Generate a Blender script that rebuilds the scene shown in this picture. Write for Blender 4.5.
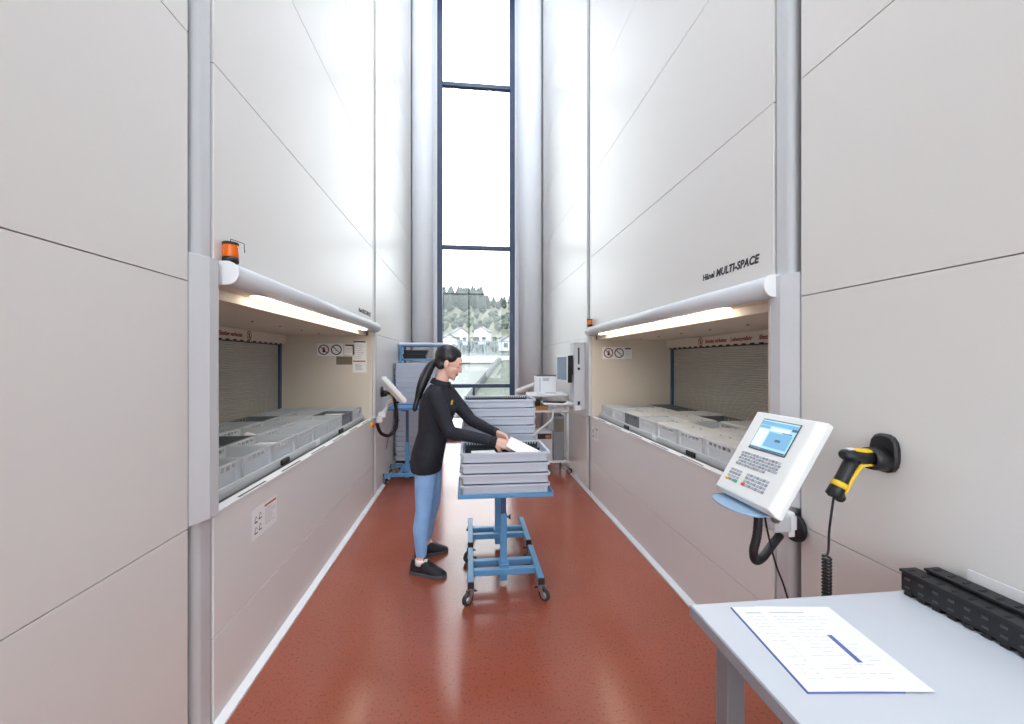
import bpy, bmesh, math, random
from mathutils import Vector, Matrix, Euler, Quaternion
from mathutils.bvhtree import BVHTree

random.seed(7)
SC = bpy.context.scene
COL = SC.collection
for _o in list(bpy.data.objects):
    bpy.data.objects.remove(_o)

# ---------------------------------------------------------------- camera
F_PX, CX, CY, CAM_H = 404.0, 512.0, 361.0, 1.57
YAW = math.radians(6.1)
cam_d = bpy.data.cameras.new('camera')
cam_d.sensor_width = 36.0
cam_d.lens = F_PX / 1024.0 * 36.0
cam_d.shift_y = (CY - 362.0) / 1024.0
cam_d.clip_end = 3000
cam = bpy.data.objects.new('camera', cam_d)
COL.objects.link(cam)
cam.location = (0, 0, CAM_H)
cam.rotation_euler = (math.pi / 2, 0, -YAW)
SC.camera = cam

# ---------------------------------------------------------------- world (bright overcast sky)
world = bpy.data.worlds.new('overcast_sky')
SC.world = world
world.use_nodes = True
wn = world.node_tree.nodes
wn['Background'].inputs[0].default_value = (0.935, 0.975, 1.0, 1)
wn['Background'].inputs[1].default_value = 4.2

SC.view_settings.view_transform = 'Standard'
SC.view_settings.look = 'None'
SC.view_settings.gamma = 1.0
SC.view_settings.exposure = 0.5
SC.view_settings.use_curve_mapping = False
SC.cycles.use_denoising = True
SC.cycles.max_bounces = 10
SC.cycles.diffuse_bounces = 6
SC.cycles.transparent_max_bounces = 12
SC.cycles.sample_clamp_indirect = 6.0
SC.cycles.caustics_reflective = False
SC.cycles.caustics_refractive = False

LAMP_STRENGTH = 20.0      # ceiling luminaires
STRIP_STRENGTH = 9.0      # work lights under the lift canopies


def P(u, v, d):
    """pixel of the photograph + forward distance -> point in the room"""
    lat = (u - CX) / F_PX * d
    return Vector((lat * math.cos(YAW) + d * math.sin(YAW),
                   d * math.cos(YAW) - lat * math.sin(YAW),
                   CAM_H - (v - CY) / F_PX * d))


# ---------------------------------------------------------------- materials
def lin(c):
    c = c / 255.0
    return c / 12.92 if c <= 0.04045 else ((c + 0.055) / 1.055) ** 2.4


def L3(rgb):
    return (lin(rgb[0]), lin(rgb[1]), lin(rgb[2]), 1)


MATS = {}


def mat(name, rgb, rough=0.5, metal=0.0, var=0.04, scale=8.0, bump=0.0, bscale=60.0, spec=0.5, rgb2=None, coat=0.0):
    m = bpy.data.materials.new(name)
    m.use_nodes = True
    nt = m.node_tree
    b = nt.nodes['Principled BSDF']
    b.inputs['Roughness'].default_value = rough
    b.inputs['Metallic'].default_value = metal
    b.inputs['Specular IOR Level'].default_value = spec
    b.inputs['Coat Weight'].default_value = coat
    tc = nt.nodes.new('ShaderNodeTexCoord')
    nz = nt.nodes.new('ShaderNodeTexNoise')
    nz.inputs['Scale'].default_value = scale
    nz.inputs['Detail'].default_value = 3
    nt.links.new(tc.outputs['Object'], nz.inputs['Vector'])
    mx = nt.nodes.new('ShaderNodeMix')
    mx.data_type = 'RGBA'
    c = L3(rgb)
    if rgb2 is None:
        a = tuple(x * (1 - var) for x in c[:3]) + (1,)
        d = tuple(min(1, x * (1 + var)) for x in c[:3]) + (1,)
    else:
        a, d = c, L3(rgb2)
    mx.inputs[6].default_value = a
    mx.inputs[7].default_value = d
    nt.links.new(nz.outputs['Fac'], mx.inputs[0])
    nt.links.new(mx.outputs[2], b.inputs['Base Color'])
    if bump > 0:
        n2 = nt.nodes.new('ShaderNodeTexNoise')
        n2.inputs['Scale'].default_value = bscale
        nt.links.new(tc.outputs['Object'], n2.inputs['Vector'])
        bp = nt.nodes.new('ShaderNodeBump')
        bp.inputs['Strength'].default_value = bump
        bp.inputs['Distance'].default_value = 0.01
        nt.links.new(n2.outputs['Fac'], bp.inputs['Height'])
        nt.links.new(bp.outputs['Normal'], b.inputs['Normal'])
    MATS[name] = m
    return m


def emit(name, rgb, strength):
    m = bpy.data.materials.new(name)
    m.use_nodes = True
    nt = m.node_tree
    b = nt.nodes['Principled BSDF']
    b.inputs['Base Color'].default_value = L3(rgb)
    b.inputs['Emission Color'].default_value = L3(rgb)
    b.inputs['Emission Strength'].default_value = strength
    MATS[name] = m
    return m


mat('panel', (228, 225, 222), 0.33, var=0.012, scale=1.5, spec=0.45)
mat('panel_bounce', (230, 228, 227), 0.36, var=0.012, scale=1.5, spec=0.45)  # panel copy for below the opening, lightened to offset red floor bounce
mat('dark_gap', (70, 68, 68), 0.8)
mat('alu', (206, 208, 212), 0.4, 0.1, var=0.02)
mat('alu_dark', (140, 143, 150), 0.45, 0.3, var=0.02)
mat('fairing', (206, 207, 211), 0.4, var=0.01)
mat('white', (236, 236, 238), 0.4, var=0.01)
mat('offwhite', (232, 232, 230), 0.4, var=0.01)
mat('inner', (222, 212, 198), 0.5, var=0.01)
mat('shutter', (198, 196, 190), 0.5, 0.3, var=0.04, scale=20)
mat('black', (28, 28, 32), 0.45)
mat('black_soft', (36, 37, 42), 0.7)
mat('dark_grey', (74, 76, 80), 0.5)
mat('rubber', (58, 58, 62), 0.7)
mat('steel', (176, 178, 182), 0.3, 0.8)
mat('red_print', (132, 44, 40), 0.6)
mat('dark_print', (42, 42, 48), 0.6)
mat('grey_print', (196, 196, 204), 0.7)
mat('paper', (243, 243, 244), 0.7, var=0.006)
mat('orange_print', (196, 84, 52), 0.6)
mat('blue_print', (92, 108, 168), 0.6)
mat('plate_grey', (120, 112, 98), 0.5)
mat('blue', (92, 150, 198), 0.4, var=0.03)
mat('blue_dark', (62, 84, 122), 0.45, var=0.03)
mat('navy', (44, 60, 92), 0.35, var=0.02)
mat('tray', (196, 202, 216), 0.45, var=0.02)
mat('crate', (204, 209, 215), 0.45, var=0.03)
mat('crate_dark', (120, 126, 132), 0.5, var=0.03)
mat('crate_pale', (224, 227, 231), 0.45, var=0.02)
mat('column_paint', (234, 236, 240), 0.6, var=0.01)
mat('plaster', (226, 227, 230), 0.7, var=0.01)
mat('desk', (206, 210, 217), 0.35, var=0.008)
mat('desk_edge', (150, 152, 160), 0.5)
mat('yellow', (238, 196, 40), 0.4)
mat('button_red', (214, 74, 46), 0.4)
mat('button_green', (54, 158, 116), 0.4)
mat('key2', (150, 156, 166), 0.5)
mat('key', (178, 183, 192), 0.5)
mat('blue_shelf', (150, 178, 204), 0.35)
mat('skin', (236, 188, 170), 0.5, var=0.03, scale=14)
mat('lips', (190, 110, 106), 0.45)
mat('hair', (22, 22, 28), 0.38, var=0.25, scale=60)
mat('shirt', (30, 30, 41), 0.8, var=0.10, scale=10, bump=0.25, bscale=45)
mat('jeans', (112, 156, 214), 0.85, rgb2=(160, 198, 240), scale=9, bump=0.2, bscale=60)
mat('shoe_mat', (30, 30, 38), 0.6, var=0.15, scale=30)
mat('shoe_sole', (78, 80, 86), 0.7)
mat('cardboard', (176, 120, 72), 0.7)
mat('trunk', (88, 74, 62), 0.9)
mat('leaf_dark', (28, 37, 36), 0.9, rgb2=(46, 55, 50), scale=3, var=0.1)
mat('leaf_mid', (42, 51, 46), 0.9, rgb2=(64, 72, 63), scale=3)
mat('house_wall', (176, 175, 170), 0.8, var=0.02)
mat('house_roof', (76, 78, 86), 0.8, var=0.06)
mat('house_glass', (50, 58, 70), 0.3)
mat('concrete', (172, 175, 173), 0.8, var=0.04, scale=2)
mat('concrete_dark', (50, 54, 56), 0.85, var=0.06)
mat('rail_paint', (88, 108, 128), 0.5)
mat('grass', (42, 50, 42), 0.95, rgb2=(84, 88, 78), scale=4)
mat('hill', (52, 62, 52), 0.95, rgb2=(96, 90, 76), scale=0.03)

# beacon lens
m = mat('amber', (232, 108, 18), 0.25, var=0.05)
MATS['amber'].node_tree.nodes['Principled BSDF'].inputs['Emission Color'].default_value = L3((240, 110, 10))
MATS['amber'].node_tree.nodes['Principled BSDF'].inputs['Emission Strength'].default_value = 0.0
emit('strip_light', (255, 243, 220), STRIP_STRENGTH)
emit('lamp', (228, 240, 255), LAMP_STRENGTH)
emit('scr_base', (150, 196, 216), 0.4)
emit('scr_pale', (204, 228, 236), 0.4)
emit('scr_blue', (110, 158, 190), 0.4)
emit('scr_dark', (62, 92, 124), 0.3)
emit('scr_grey', (104, 120, 138), 0.25)

# floor: speckled oxide-red sheet flooring
m = mat('floor_red', (150, 68, 46), 0.16, spec=0.5)
nt = m.node_tree
b = nt.nodes['Principled BSDF']
tc = nt.nodes.new('ShaderNodeTexCoord')
n1 = nt.nodes.new('ShaderNodeTexNoise'); n1.inputs['Scale'].default_value = 2.2; n1.inputs['Detail'].default_value = 4
n2 = nt.nodes.new('ShaderNodeTexNoise'); n2.inputs['Scale'].default_value = 75; n2.inputs['Detail'].default_value = 3
for n in (n1, n2):
    nt.links.new(tc.outputs['Object'], n.inputs['Vector'])
mx1 = nt.nodes.new('ShaderNodeMix'); mx1.data_type = 'RGBA'
mx1.inputs[6].default_value = L3((146, 76, 57)); mx1.inputs[7].default_value = L3((163, 90, 70))
nt.links.new(n1.outputs['Fac'], mx1.inputs[0])
mx2 = nt.nodes.new('ShaderNodeMix'); mx2.data_type = 'RGBA'
rp = nt.nodes.new('ShaderNodeValToRGB')
rp.color_ramp.elements[0].position = 0.56; rp.color_ramp.elements[1].position = 0.68
nt.links.new(n2.outputs['Fac'], rp.inputs[0])
nt.links.new(rp.outputs[0], mx2.inputs[0])
nt.links.new(mx1.outputs[2], mx2.inputs[6])
mx2.inputs[7].default_value = L3((128, 64, 48))
nt.links.new(mx2.outputs[2], b.inputs['Base Color'])
rr = nt.nodes.new('ShaderNodeMapRange')
rr.inputs[3].default_value = 0.14; rr.inputs[4].default_value = 0.26
nt.links.new(n1.outputs['Fac'], rr.inputs[0])
nt.links.new(rr.outputs[0], b.inputs['Roughness'])

# window glass: clear with a weak fresnel reflection
m = bpy.data.materials.new('glass')
m.use_nodes = True
nt = m.node_tree
nt.nodes.clear()
out = nt.nodes.new('ShaderNodeOutputMaterial')
tr = nt.nodes.new('ShaderNodeBsdfTransparent'); tr.inputs[0].default_value = (0.95, 0.97, 0.97, 1)
gl = nt.nodes.new('ShaderNodeBsdfGlossy'); gl.inputs['Roughness'].default_value = 0.02
fr = nt.nodes.new('ShaderNodeFresnel'); fr.inputs[0].default_value = 1.45
ms = nt.nodes.new('ShaderNodeMixShader')
nt.links.new(fr.outputs[0], ms.inputs[0]); nt.links.new(tr.outputs[0], ms.inputs[1]); nt.links.new(gl.outputs[0], ms.inputs[2])
nt.links.new(ms.outputs[0], out.inputs[0])
MATS['glass'] = m


# ---------------------------------------------------------------- mesh helpers
class MB:
    def __init__(s):
        s.v, s.f, s.m, s.sm = [], [], [], []

    def add(s, verts, faces, mi=0, M=None, smooth=False):
        o = len(s.v)
        for p in verts:
            p = Vector(p)
            s.v.append(M @ p if M is not None else p)
        for f in faces:
            s.f.append([o + i for i in f]); s.m.append(mi); s.sm.append(smooth)
        return s

    def box(s, x0, x1, y0, y1, z0, z1, mi=0, M=None):
        vs = [(x, y, z) for z in (z0, z1) for y in (y0, y1) for x in (x0, x1)]
        fs = [(0, 2, 3, 1), (4, 5, 7, 6), (0, 1, 5, 4), (2, 6, 7, 3), (0, 4, 6, 2), (1, 3, 7, 5)]
        return s.add(vs, fs, mi, M)

    def cbox(s, c, size, mi=0, M=None):
        x, y, z = c; a, b_, c_ = size
        return s.box(x - a / 2, x + a / 2, y - b_ / 2, y + b_ / 2, z - c_ / 2, z + c_ / 2, mi, M)

    def tube(s, pts, rad, n=10, mi=0, M=None, caps=True, up=None, smooth=True, closed=False):
        pts = [Vector(p) for p in pts]
        rads = rad if isinstance(rad, (list, tuple)) else [rad] * len(pts)
        vs, fs = [], []
        prev = None
        for i, p in enumerate(pts):
            if closed:
                t = pts[(i + 1) % len(pts)] - pts[i - 1]
            else:
                t = pts[min(i + 1, len(pts) - 1)] - pts[max(i - 1, 0)]
            t.normalize()
            if prev is None:
                a = Vector((0, 0, 1)) if abs(t.z) < 0.9 else Vector((1, 0, 0))
                u = t.cross(a).normalized()
            else:
                u = (prev - t * prev.dot(t)).normalized()
            prev = u
            w = t.cross(u)
            r = rads[i]
            ra, rb = (r if isinstance(r, tuple) else (r, r))
            for k in range(n):
                an = 2 * math.pi * k / n
                vs.append(p + u * (ra * math.cos(an)) + w * (rb * math.sin(an)))
        m_ = len(pts)
        for i in range(m_ if closed else m_ - 1):
            for k in range(n):
                a0 = i * n + k; a1 = i * n + (k + 1) % n
                b0 = ((i + 1) % m_) * n + k; b1 = ((i + 1) % m_) * n + (k + 1) % n
                fs.append((a0, a1, b1, b0))
        s.add(vs, fs, mi, M, smooth)
        if caps and not closed:
            s.add(vs[:n], [list(range(n))[::-1]], mi, M)
            s.add(vs[-n:], [list(range(n))], mi, M)
        return s

    def cyl(s, p0, p1, r, n=16, mi=0, r2=None, M=None):
        return s.tube([p0, p1], [r, r2 if r2 is not None else r], n, mi, M)

    def prism(s, prof, e0, e1, axis='x', mi=0, M=None, smooth=False):
        """prof: (a, b) points; extruded along axis. x: (y,z)  y: (x,z)  z: (x,y)"""
        def pt(a, b_, e):
            return {'x': (e, a, b_), 'y': (a, e, b_), 'z': (a, b_, e)}[axis]
        n = len(prof)
        vs = [pt(a, b_, e0) for a, b_ in prof] + [pt(a, b_, e1) for a, b_ in prof]
        s.add(vs, [(i, (i + 1) % n, n + (i + 1) % n, n + i) for i in range(n)], mi, M, smooth)
        s.add(vs, [list(range(n))[::-1], [n + i for i in range(n)]], mi, M)
        return s

    def rings(s, rings, mi=0, M=None, nseg=3, smooth=False, cap0=True, cap1=True):
        """rings of rounded rectangles (w, d, z, radius)"""
        vs, fs = [], []
        cnt = 4 * (nseg + 1)
        for w, d, z, r in rings:
            for q in range(4):
                cx = (w / 2 - r) * (1 if q in (0, 3) else -1)
                cy = (d / 2 - r) * (1 if q in (0, 1) else -1)
                for k in range(nseg + 1):
                    an = math.pi / 2 * (q + k / nseg)
                    vs.append((cx + r * math.cos(an), cy + r * math.sin(an), z))
        for i in range(len(rings) - 1):
            for k in range(cnt):
                a0 = i * cnt + k; a1 = i * cnt + (k + 1) % cnt
                fs.append((a0, a1, a1 + cnt, a0 + cnt))
        if cap0:
            fs.append(list(range(cnt))[::-1])
        if cap1:
            o = (len(rings) - 1) * cnt
            fs.append([o + k for k in range(cnt)])
        return s.add(vs, fs, mi, M, smooth)

    def ell(s, c, r, mi=0, M=None, nu=20, nv=12, R=None):
        c = Vector(c)
        vs, fs = [], []
        for j in range(1, nv):
            th = math.pi * j / nv
            for i in range(nu):
                ph = 2 * math.pi * i / nu
                p = Vector((r[0] * math.sin(th) * math.cos(ph), r[1] * math.sin(th) * math.sin(ph), r[2] * math.cos(th)))
                vs.append(c + (R @ p if R is not None else p))
        top = len(vs); p = Vector((0, 0, r[2])); vs.append(c + (R @ p if R is not None else p))
        bot = len(vs); vs.append(c - (R @ p if R is not None else p))
        for j in range(nv - 2):
            for i in range(nu):
                a = j * nu + i; b_ = j * nu + (i + 1) % nu
                fs.append((a, a + nu, b_ + nu, b_))
        for i in range(nu):
            fs.append((top, i, (i + 1) % nu))
            o = (nv - 2) * nu
            fs.append((bot, o + (i + 1) % nu, o + i))
        return s.add(vs, fs, mi, M, True)

    def caps(s, p0, p1, r0, r1, mi=0, n=12):
        """tapered capsule"""
        p0, p1 = Vector(p0), Vector(p1)
        t = (p1 - p0)
        if t.length < 1e-6:
            return s.ell(p0, (r0, r0, r0), mi)
        t.normalize()
        pts, rs = [], []
        for a in (-85, -60, -30):
            pts.append(p0 + t * (r0 * math.sin(math.radians(a)))); rs.append(r0 * math.cos(math.radians(a)))
        pts += [p0, p1]; rs += [r0, r1]
        for a in (30, 60, 85):
            pts.append(p1 + t * (r1 * math.sin(math.radians(a)))); rs.append(r1 * math.cos(math.radians(a)))
        return s.tube(pts, rs, n, mi)

    def mesh(s, name):
        me = bpy.data.meshes.new(name)
        me.from_pydata([tuple(p) for p in s.v], [], s.f)
        for i, p in enumerate(me.polygons):
            p.material_index = s.m[i]; p.use_smooth = s.sm[i]
        bm = bmesh.new(); bm.from_mesh(me)
        bmesh.ops.remove_doubles(bm, verts=bm.verts, dist=1e-6)
        bmesh.ops.recalc_face_normals(bm, faces=bm.faces)
        bm.to_mesh(me); bm.free()
        me.update()
        return me

    def build(s, name, mats, parent=None, bevel=0.0, M=None, seg=2):
        o = bpy.data.objects.new(name, s.mesh(name))
        COL.objects.link(o)
        for m_ in ([mats] if isinstance(mats, str) else mats):
            o.data.materials.append(MATS[m_])
        if parent is not None:
            o.parent = parent
        if M is not None:
            o.matrix_local = M
        if bevel > 0:
            md = o.modifiers.new('bevel', 'BEVEL')
            md.width = bevel; md.segments = seg; md.limit_method = 'ANGLE'; md.angle_limit = math.radians(40)
        return o


def empty(name, loc=(0, 0, 0), rz=0.0, M=None):
    o = bpy.data.objects.new(name, None)
    o.empty_display_size = 0.1
    COL.objects.link(o)
    if M is not None:
        o.matrix_world = M
    else:
        o.location = loc; o.rotation_euler = (0, 0, rz)
    return o


def tag(o, label=None, cat=None, group=None, kind=None):
    if label: o['label'] = label
    if cat: o['category'] = cat
    if group: o['group'] = group
    if kind: o['kind'] = kind
    return o


def copy_tree(o, parent=None):
    c = o.copy()
    COL.objects.link(c)
    c.parent = parent
    for ch in o.children:
        copy_tree(ch, c)
    return c


def link_mesh(name, me, parent=None, loc=None):
    o = bpy.data.objects.new(name, me)
    COL.objects.link(o)
    if parent is not None: o.parent = parent
    if loc is not None: o.location = loc
    return o


def text_mesh(name, body, size, mname, parent=None, M=None, shear=0.0, bold=0.0, align='LEFT', depth=0.0006):
    cu = bpy.data.curves.new(name, 'FONT')
    cu.body = body; cu.size = size; cu.shear = shear; cu.offset = bold
    cu.extrude = depth; cu.space_character = 1.06; cu.align_x = align; cu.resolution_u = 3
    t = bpy.data.objects.new(name, cu)
    COL.objects.link(t)
    dg = bpy.context.evaluated_depsgraph_get()
    me = bpy.data.meshes.new_from_object(t.evaluated_get(dg))
    bpy.data.objects.remove(t)
    me.name = name
    me.materials.clear(); me.materials.append(MATS[mname])
    o = bpy.data.objects.new(name, me)
    COL.objects.link(o)
    if parent is not None: o.parent = parent
    if M is not None: o.matrix_local = M
    return o


def frame(origin, xa, ya):
    """matrix with given x axis and approximate y axis"""
    x = Vector(xa).normalized()
    y = Vector(ya); y = (y - x * y.dot(x)).normalized()
    z = x.cross(y)
    M = Matrix((x, y, z)).transposed().to_4x4()
    M.translation = Vector(origin)
    return M
# ================================================================ the hall
XL, XR, YEND, HTOP = -1.08, 1.43, 8.05, 9.45
SEAM_L = [0.0, 0.92, 1.88, 2.84, 3.78, 4.72, 5.66, 6.6, 7.54, 8.48, HTOP]
SEAM_R = [0.0, 0.86, 1.85, 2.79, 3.73, 4.67, 5.61, 6.55, 7.49, 8.43, HTOP]

o = MB().box(-9, 9, -9, 8.3, -0.12, 0).build('floor', 'floor_red'); tag(o, kind='structure')
o = MB().box(-9, 9, -9, 8.3, 9.6, 9.75).build('ceiling', 'plaster'); tag(o, kind='structure')


def side_wall(name, xface, sgn, segs, seams):
    """backing wall with separate cladding panels; sgn = direction into the wall"""
    back = MB()
    for (y0, y1) in segs:
        a, b_ = xface + sgn * 0.03, xface + sgn * 0.10
        back.box(min(a, b_), max(a, b_), y0, y1, 0, 9.6)
    w = back.build(name, 'dark_gap'); tag(w, kind='structure')
    for si, (y0, y1) in enumerate(segs):
        for k in range(len(seams) - 1):
            a, b_ = xface, xface + sgn * 0.03
            MB().box(min(a, b_), max(a, b_), y0, y1, seams[k] + 0.002, seams[k + 1] - 0.002).build(
                'cladding_panel', 'panel', w, bevel=0.001)
    return w


wall_left = side_wall('wall_left', XL, -1, [(-1.6, 1.685), (4.865, 7.9)], SEAM_L)
wall_right = side_wall('wall_right', XR, 1, [(-1.6, 1.605), (4.80, 7.8)], SEAM_R)

# white floor strip at the foot of each wall
o = MB().prism([(XL, 0), (XL + 0.035, 0), (XL + 0.035, 0.012), (XL, 0.03)], -1.6, 7.9, 'y').build('baseboard_left', 'white'); tag(o, kind='structure')
o = MB().prism([(XR, 0), (XR - 0.035, 0), (XR - 0.035, 0.012), (XR, 0.03)], -1.6, 7.8, 'y').build('baseboard_right', 'alu'); tag(o, kind='structure')

# end wall with the tall window
wb = MB()
wb.box(-9, -0.66, YEND, YEND + 0.25, 0, 9.6).box(0.96, 9, YEND, YEND + 0.25, 0, 9.6).box(-0.66, 0.96, YEND, YEND + 0.25, 9.3, 9.6)
o = wb.build('wall_back', 'column_paint'); tag(o, kind='structure')
for nm, x, r in (('trim_1', -0.87, 0.2), ('trim_2', 1.19, 0.225)):
    o = MB().cyl((x, YEND - 0.24, 0), (x, YEND - 0.24, 9.6), r, 40).build(nm, 'column_paint'); tag(o, kind='structure')

win = empty('window_1', (0.15, YEND + 0.1, 0)); tag(win, kind='structure')
MB().box(-0.77, -0.67, -0.06, 0.06, 0, 9.3).build('window_frame', 'navy', win, 0.006)
MB().box(0.67, 0.77, -0.06, 0.06, 0, 9.3).build('window_frame', 'navy', win, 0.006)
ZB = [0.0, 1.035, 3.80, 7.04, 9.25]
for z in ZB:
    MB().box(-0.67, 0.67, -0.05, 0.05, z, z + 0.075).build('transom', 'navy', win, 0.004)
for i in range(4):
    MB().box(-0.67, 0.67, -0.006, 0.006, ZB[i] + 0.075, ZB[i + 1]).build('pane', 'glass', win)
for x in (-0.05,):
    MB().box(x - 0.022, x + 0.022, -0.03, 0.03, 0.075, 1.035).build('mullion', 'navy', win, 0.003)
MB().box(-0.80, -0.77, -0.1, 0.0, 0, 9.3).build('jamb', 'white', win)
MB().box(0.77, 0.80, -0.1, 0.0, 0, 9.3).build('jamb', 'white', win)

# wider hall behind the camera, glazed along its far side
YR = -1.6
for nm, a, b_ in (('wall_left_return', -9, XL - 0.10), ('wall_right_return', XR + 0.10, 9)):
    o = MB().box(a, b_, YR, YR + 0.1, 0, 9.6).build(nm, 'plaster'); tag(o, kind='structure')
for nm, a in (('wall_hall_left', -9.2), ('wall_hall_right', 9.0)):
    o = MB().box(a, a + 0.2, -9, 8.3, 0, 9.6).build(nm, 'plaster'); tag(o, kind='structure')
wf = MB()
wf.box(-9, -7.5, -9.2, -9, 0, 9.6).box(7.5, 9, -9.2, -9, 0, 9.6).box(-7.5, 7.5, -9.2, -9, 0, 0.3).box(-7.5, 7.5, -9.2, -9, 8.6, 9.6)
o = wf.build('wall_front', 'plaster'); tag(o, kind='structure')
w2 = empty('window_2', (0, -9.1, 0)); tag(w2, kind='structure')
for z in (0.3, 2.96, 5.7, 8.5):
    MB().box(-7.5, 7.5, -0.04, 0.04, z, z + 0.1).build('transom', 'navy', w2)
for k in range(7):
    MB().box(-7.5 + k * 2.5 - 0.05, -7.5 + k * 2.5 + 0.05, -0.05, 0.05, 0.3, 8.6).build('mullion', 'navy', w2)
for k in range(6):
    for i in range(3):
        MB().box(-7.45 + k * 2.5, -5.05 + k * 2.5, -0.005, 0.005, 0.4 + 2.74 * i, 2.96 + 2.77 * i).build('pane', 'glass', w2)

# ceiling luminaires
cl0 = None
for i, y in enumerate((-6.4, -4.6, -2.8, -1.0, 0.8, 2.6, 4.4, 6.2)):
    if cl0 is None:
        cl0 = empty('ceiling_light', (0.175, y, 9.6))
        tag(cl0, 'long white luminaire hung under the hall ceiling above the aisle', 'ceiling light', 'luminaires above the aisle')
        MB().box(-0.75, 0.75, -0.21, 0.21, -0.09, 0).build('housing', 'white', cl0, 0.01)
        MB().box(-0.73, 0.73, -0.19, 0.19, -0.10, -0.091).build('diffuser', 'lamp', cl0)
    else:
        c = copy_tree(cl0); c.location = (0.175, y, 9.6)

# ================================================================ storage lifts
W = 3.165
ORD = ['first', 'second', 'third', 'fourth', 'fifth', 'sixth', 'seventh', 'eighth', 'ninth', 'tenth', 'eleventh', 'twelfth', 'thirteenth',
       'fourteenth', 'fifteenth', 'sixteenth', 'seventeenth', 'eighteenth', 'nineteenth', 'twentieth', 'twenty-first', 'twenty-second']


def fit_width(o, w):
    xs_ = [v.co.x for v in o.data.vertices]
    k = w / (max(xs_) - min(xs_))
    for v in o.data.vertices:
        v.co.x = (v.co.x - min(xs_)) * k
    return o



def prohibition(parent, M, r, hand=True):
    """round prohibition pictogram: ring, bar and hand silhouette"""
    mb = MB()
    n = 28
    for k in range(n):
        a0, a1 = 2 * math.pi * k / n, 2 * math.pi * (k + 1) / n
        for zz in (0.0008,):
            q = [(r * f * math.cos(a), r * f * math.sin(a), zz) for a, f in ((a0, 1), (a1, 1), (a1, 0.8), (a0, 0.8))]
            mb.add(q, [(0, 1, 2, 3)], 0)
    Rm = Matrix.Rotation(math.radians(-45), 4, 'Z')
    mb.box(-r * 0.85, r * 0.85, -r * 0.07, r * 0.07, 0.0004, 0.0010, 0, Rm)
    if hand:
        mb.box(-r * 0.2, r * 0.26, -r * 0.5, r * 0.08, 0.0003, 0.0007, 1)
        for q in range(4):
            mb.box(-r * 0.2 + q * r * 0.12, -r * 0.11 + q * r * 0.12, 0, r * (0.42 + 0.1 * (q in (1, 2))), 0.0003, 0.0007, 1)
    else:
        mb.tube([(-r * 0.1, -r * .3, 0.0006), (0, 0, 0.0006), (0.25 * r, 0.3 * r, 0.0006)], r * 0.05, 6, 2)
    return mb.build('prohibition_sign', ['red_print' if hand else 'dark_print', 'dark_print', 'grey_print'], parent, M=M)


def print_lines(mb, x0, x1, y0, y1, n, h, rnd, mi=0, z=0.0004):
    for k in range(n):
        y = y1 - (k + 0.5) * (y1 - y0) / n
        x = x0
        xe = x1 - rnd.random() * (x1 - x0) * 0.35
        while x < xe:
            w = rnd.uniform(0.12, 0.3) * (x1 - x0)
            mb.box(x, min(x + w, xe), y - h / 2, y + h / 2, 0, z, mi)
            x += w + 0.04 * (x1 - x0)


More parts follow.
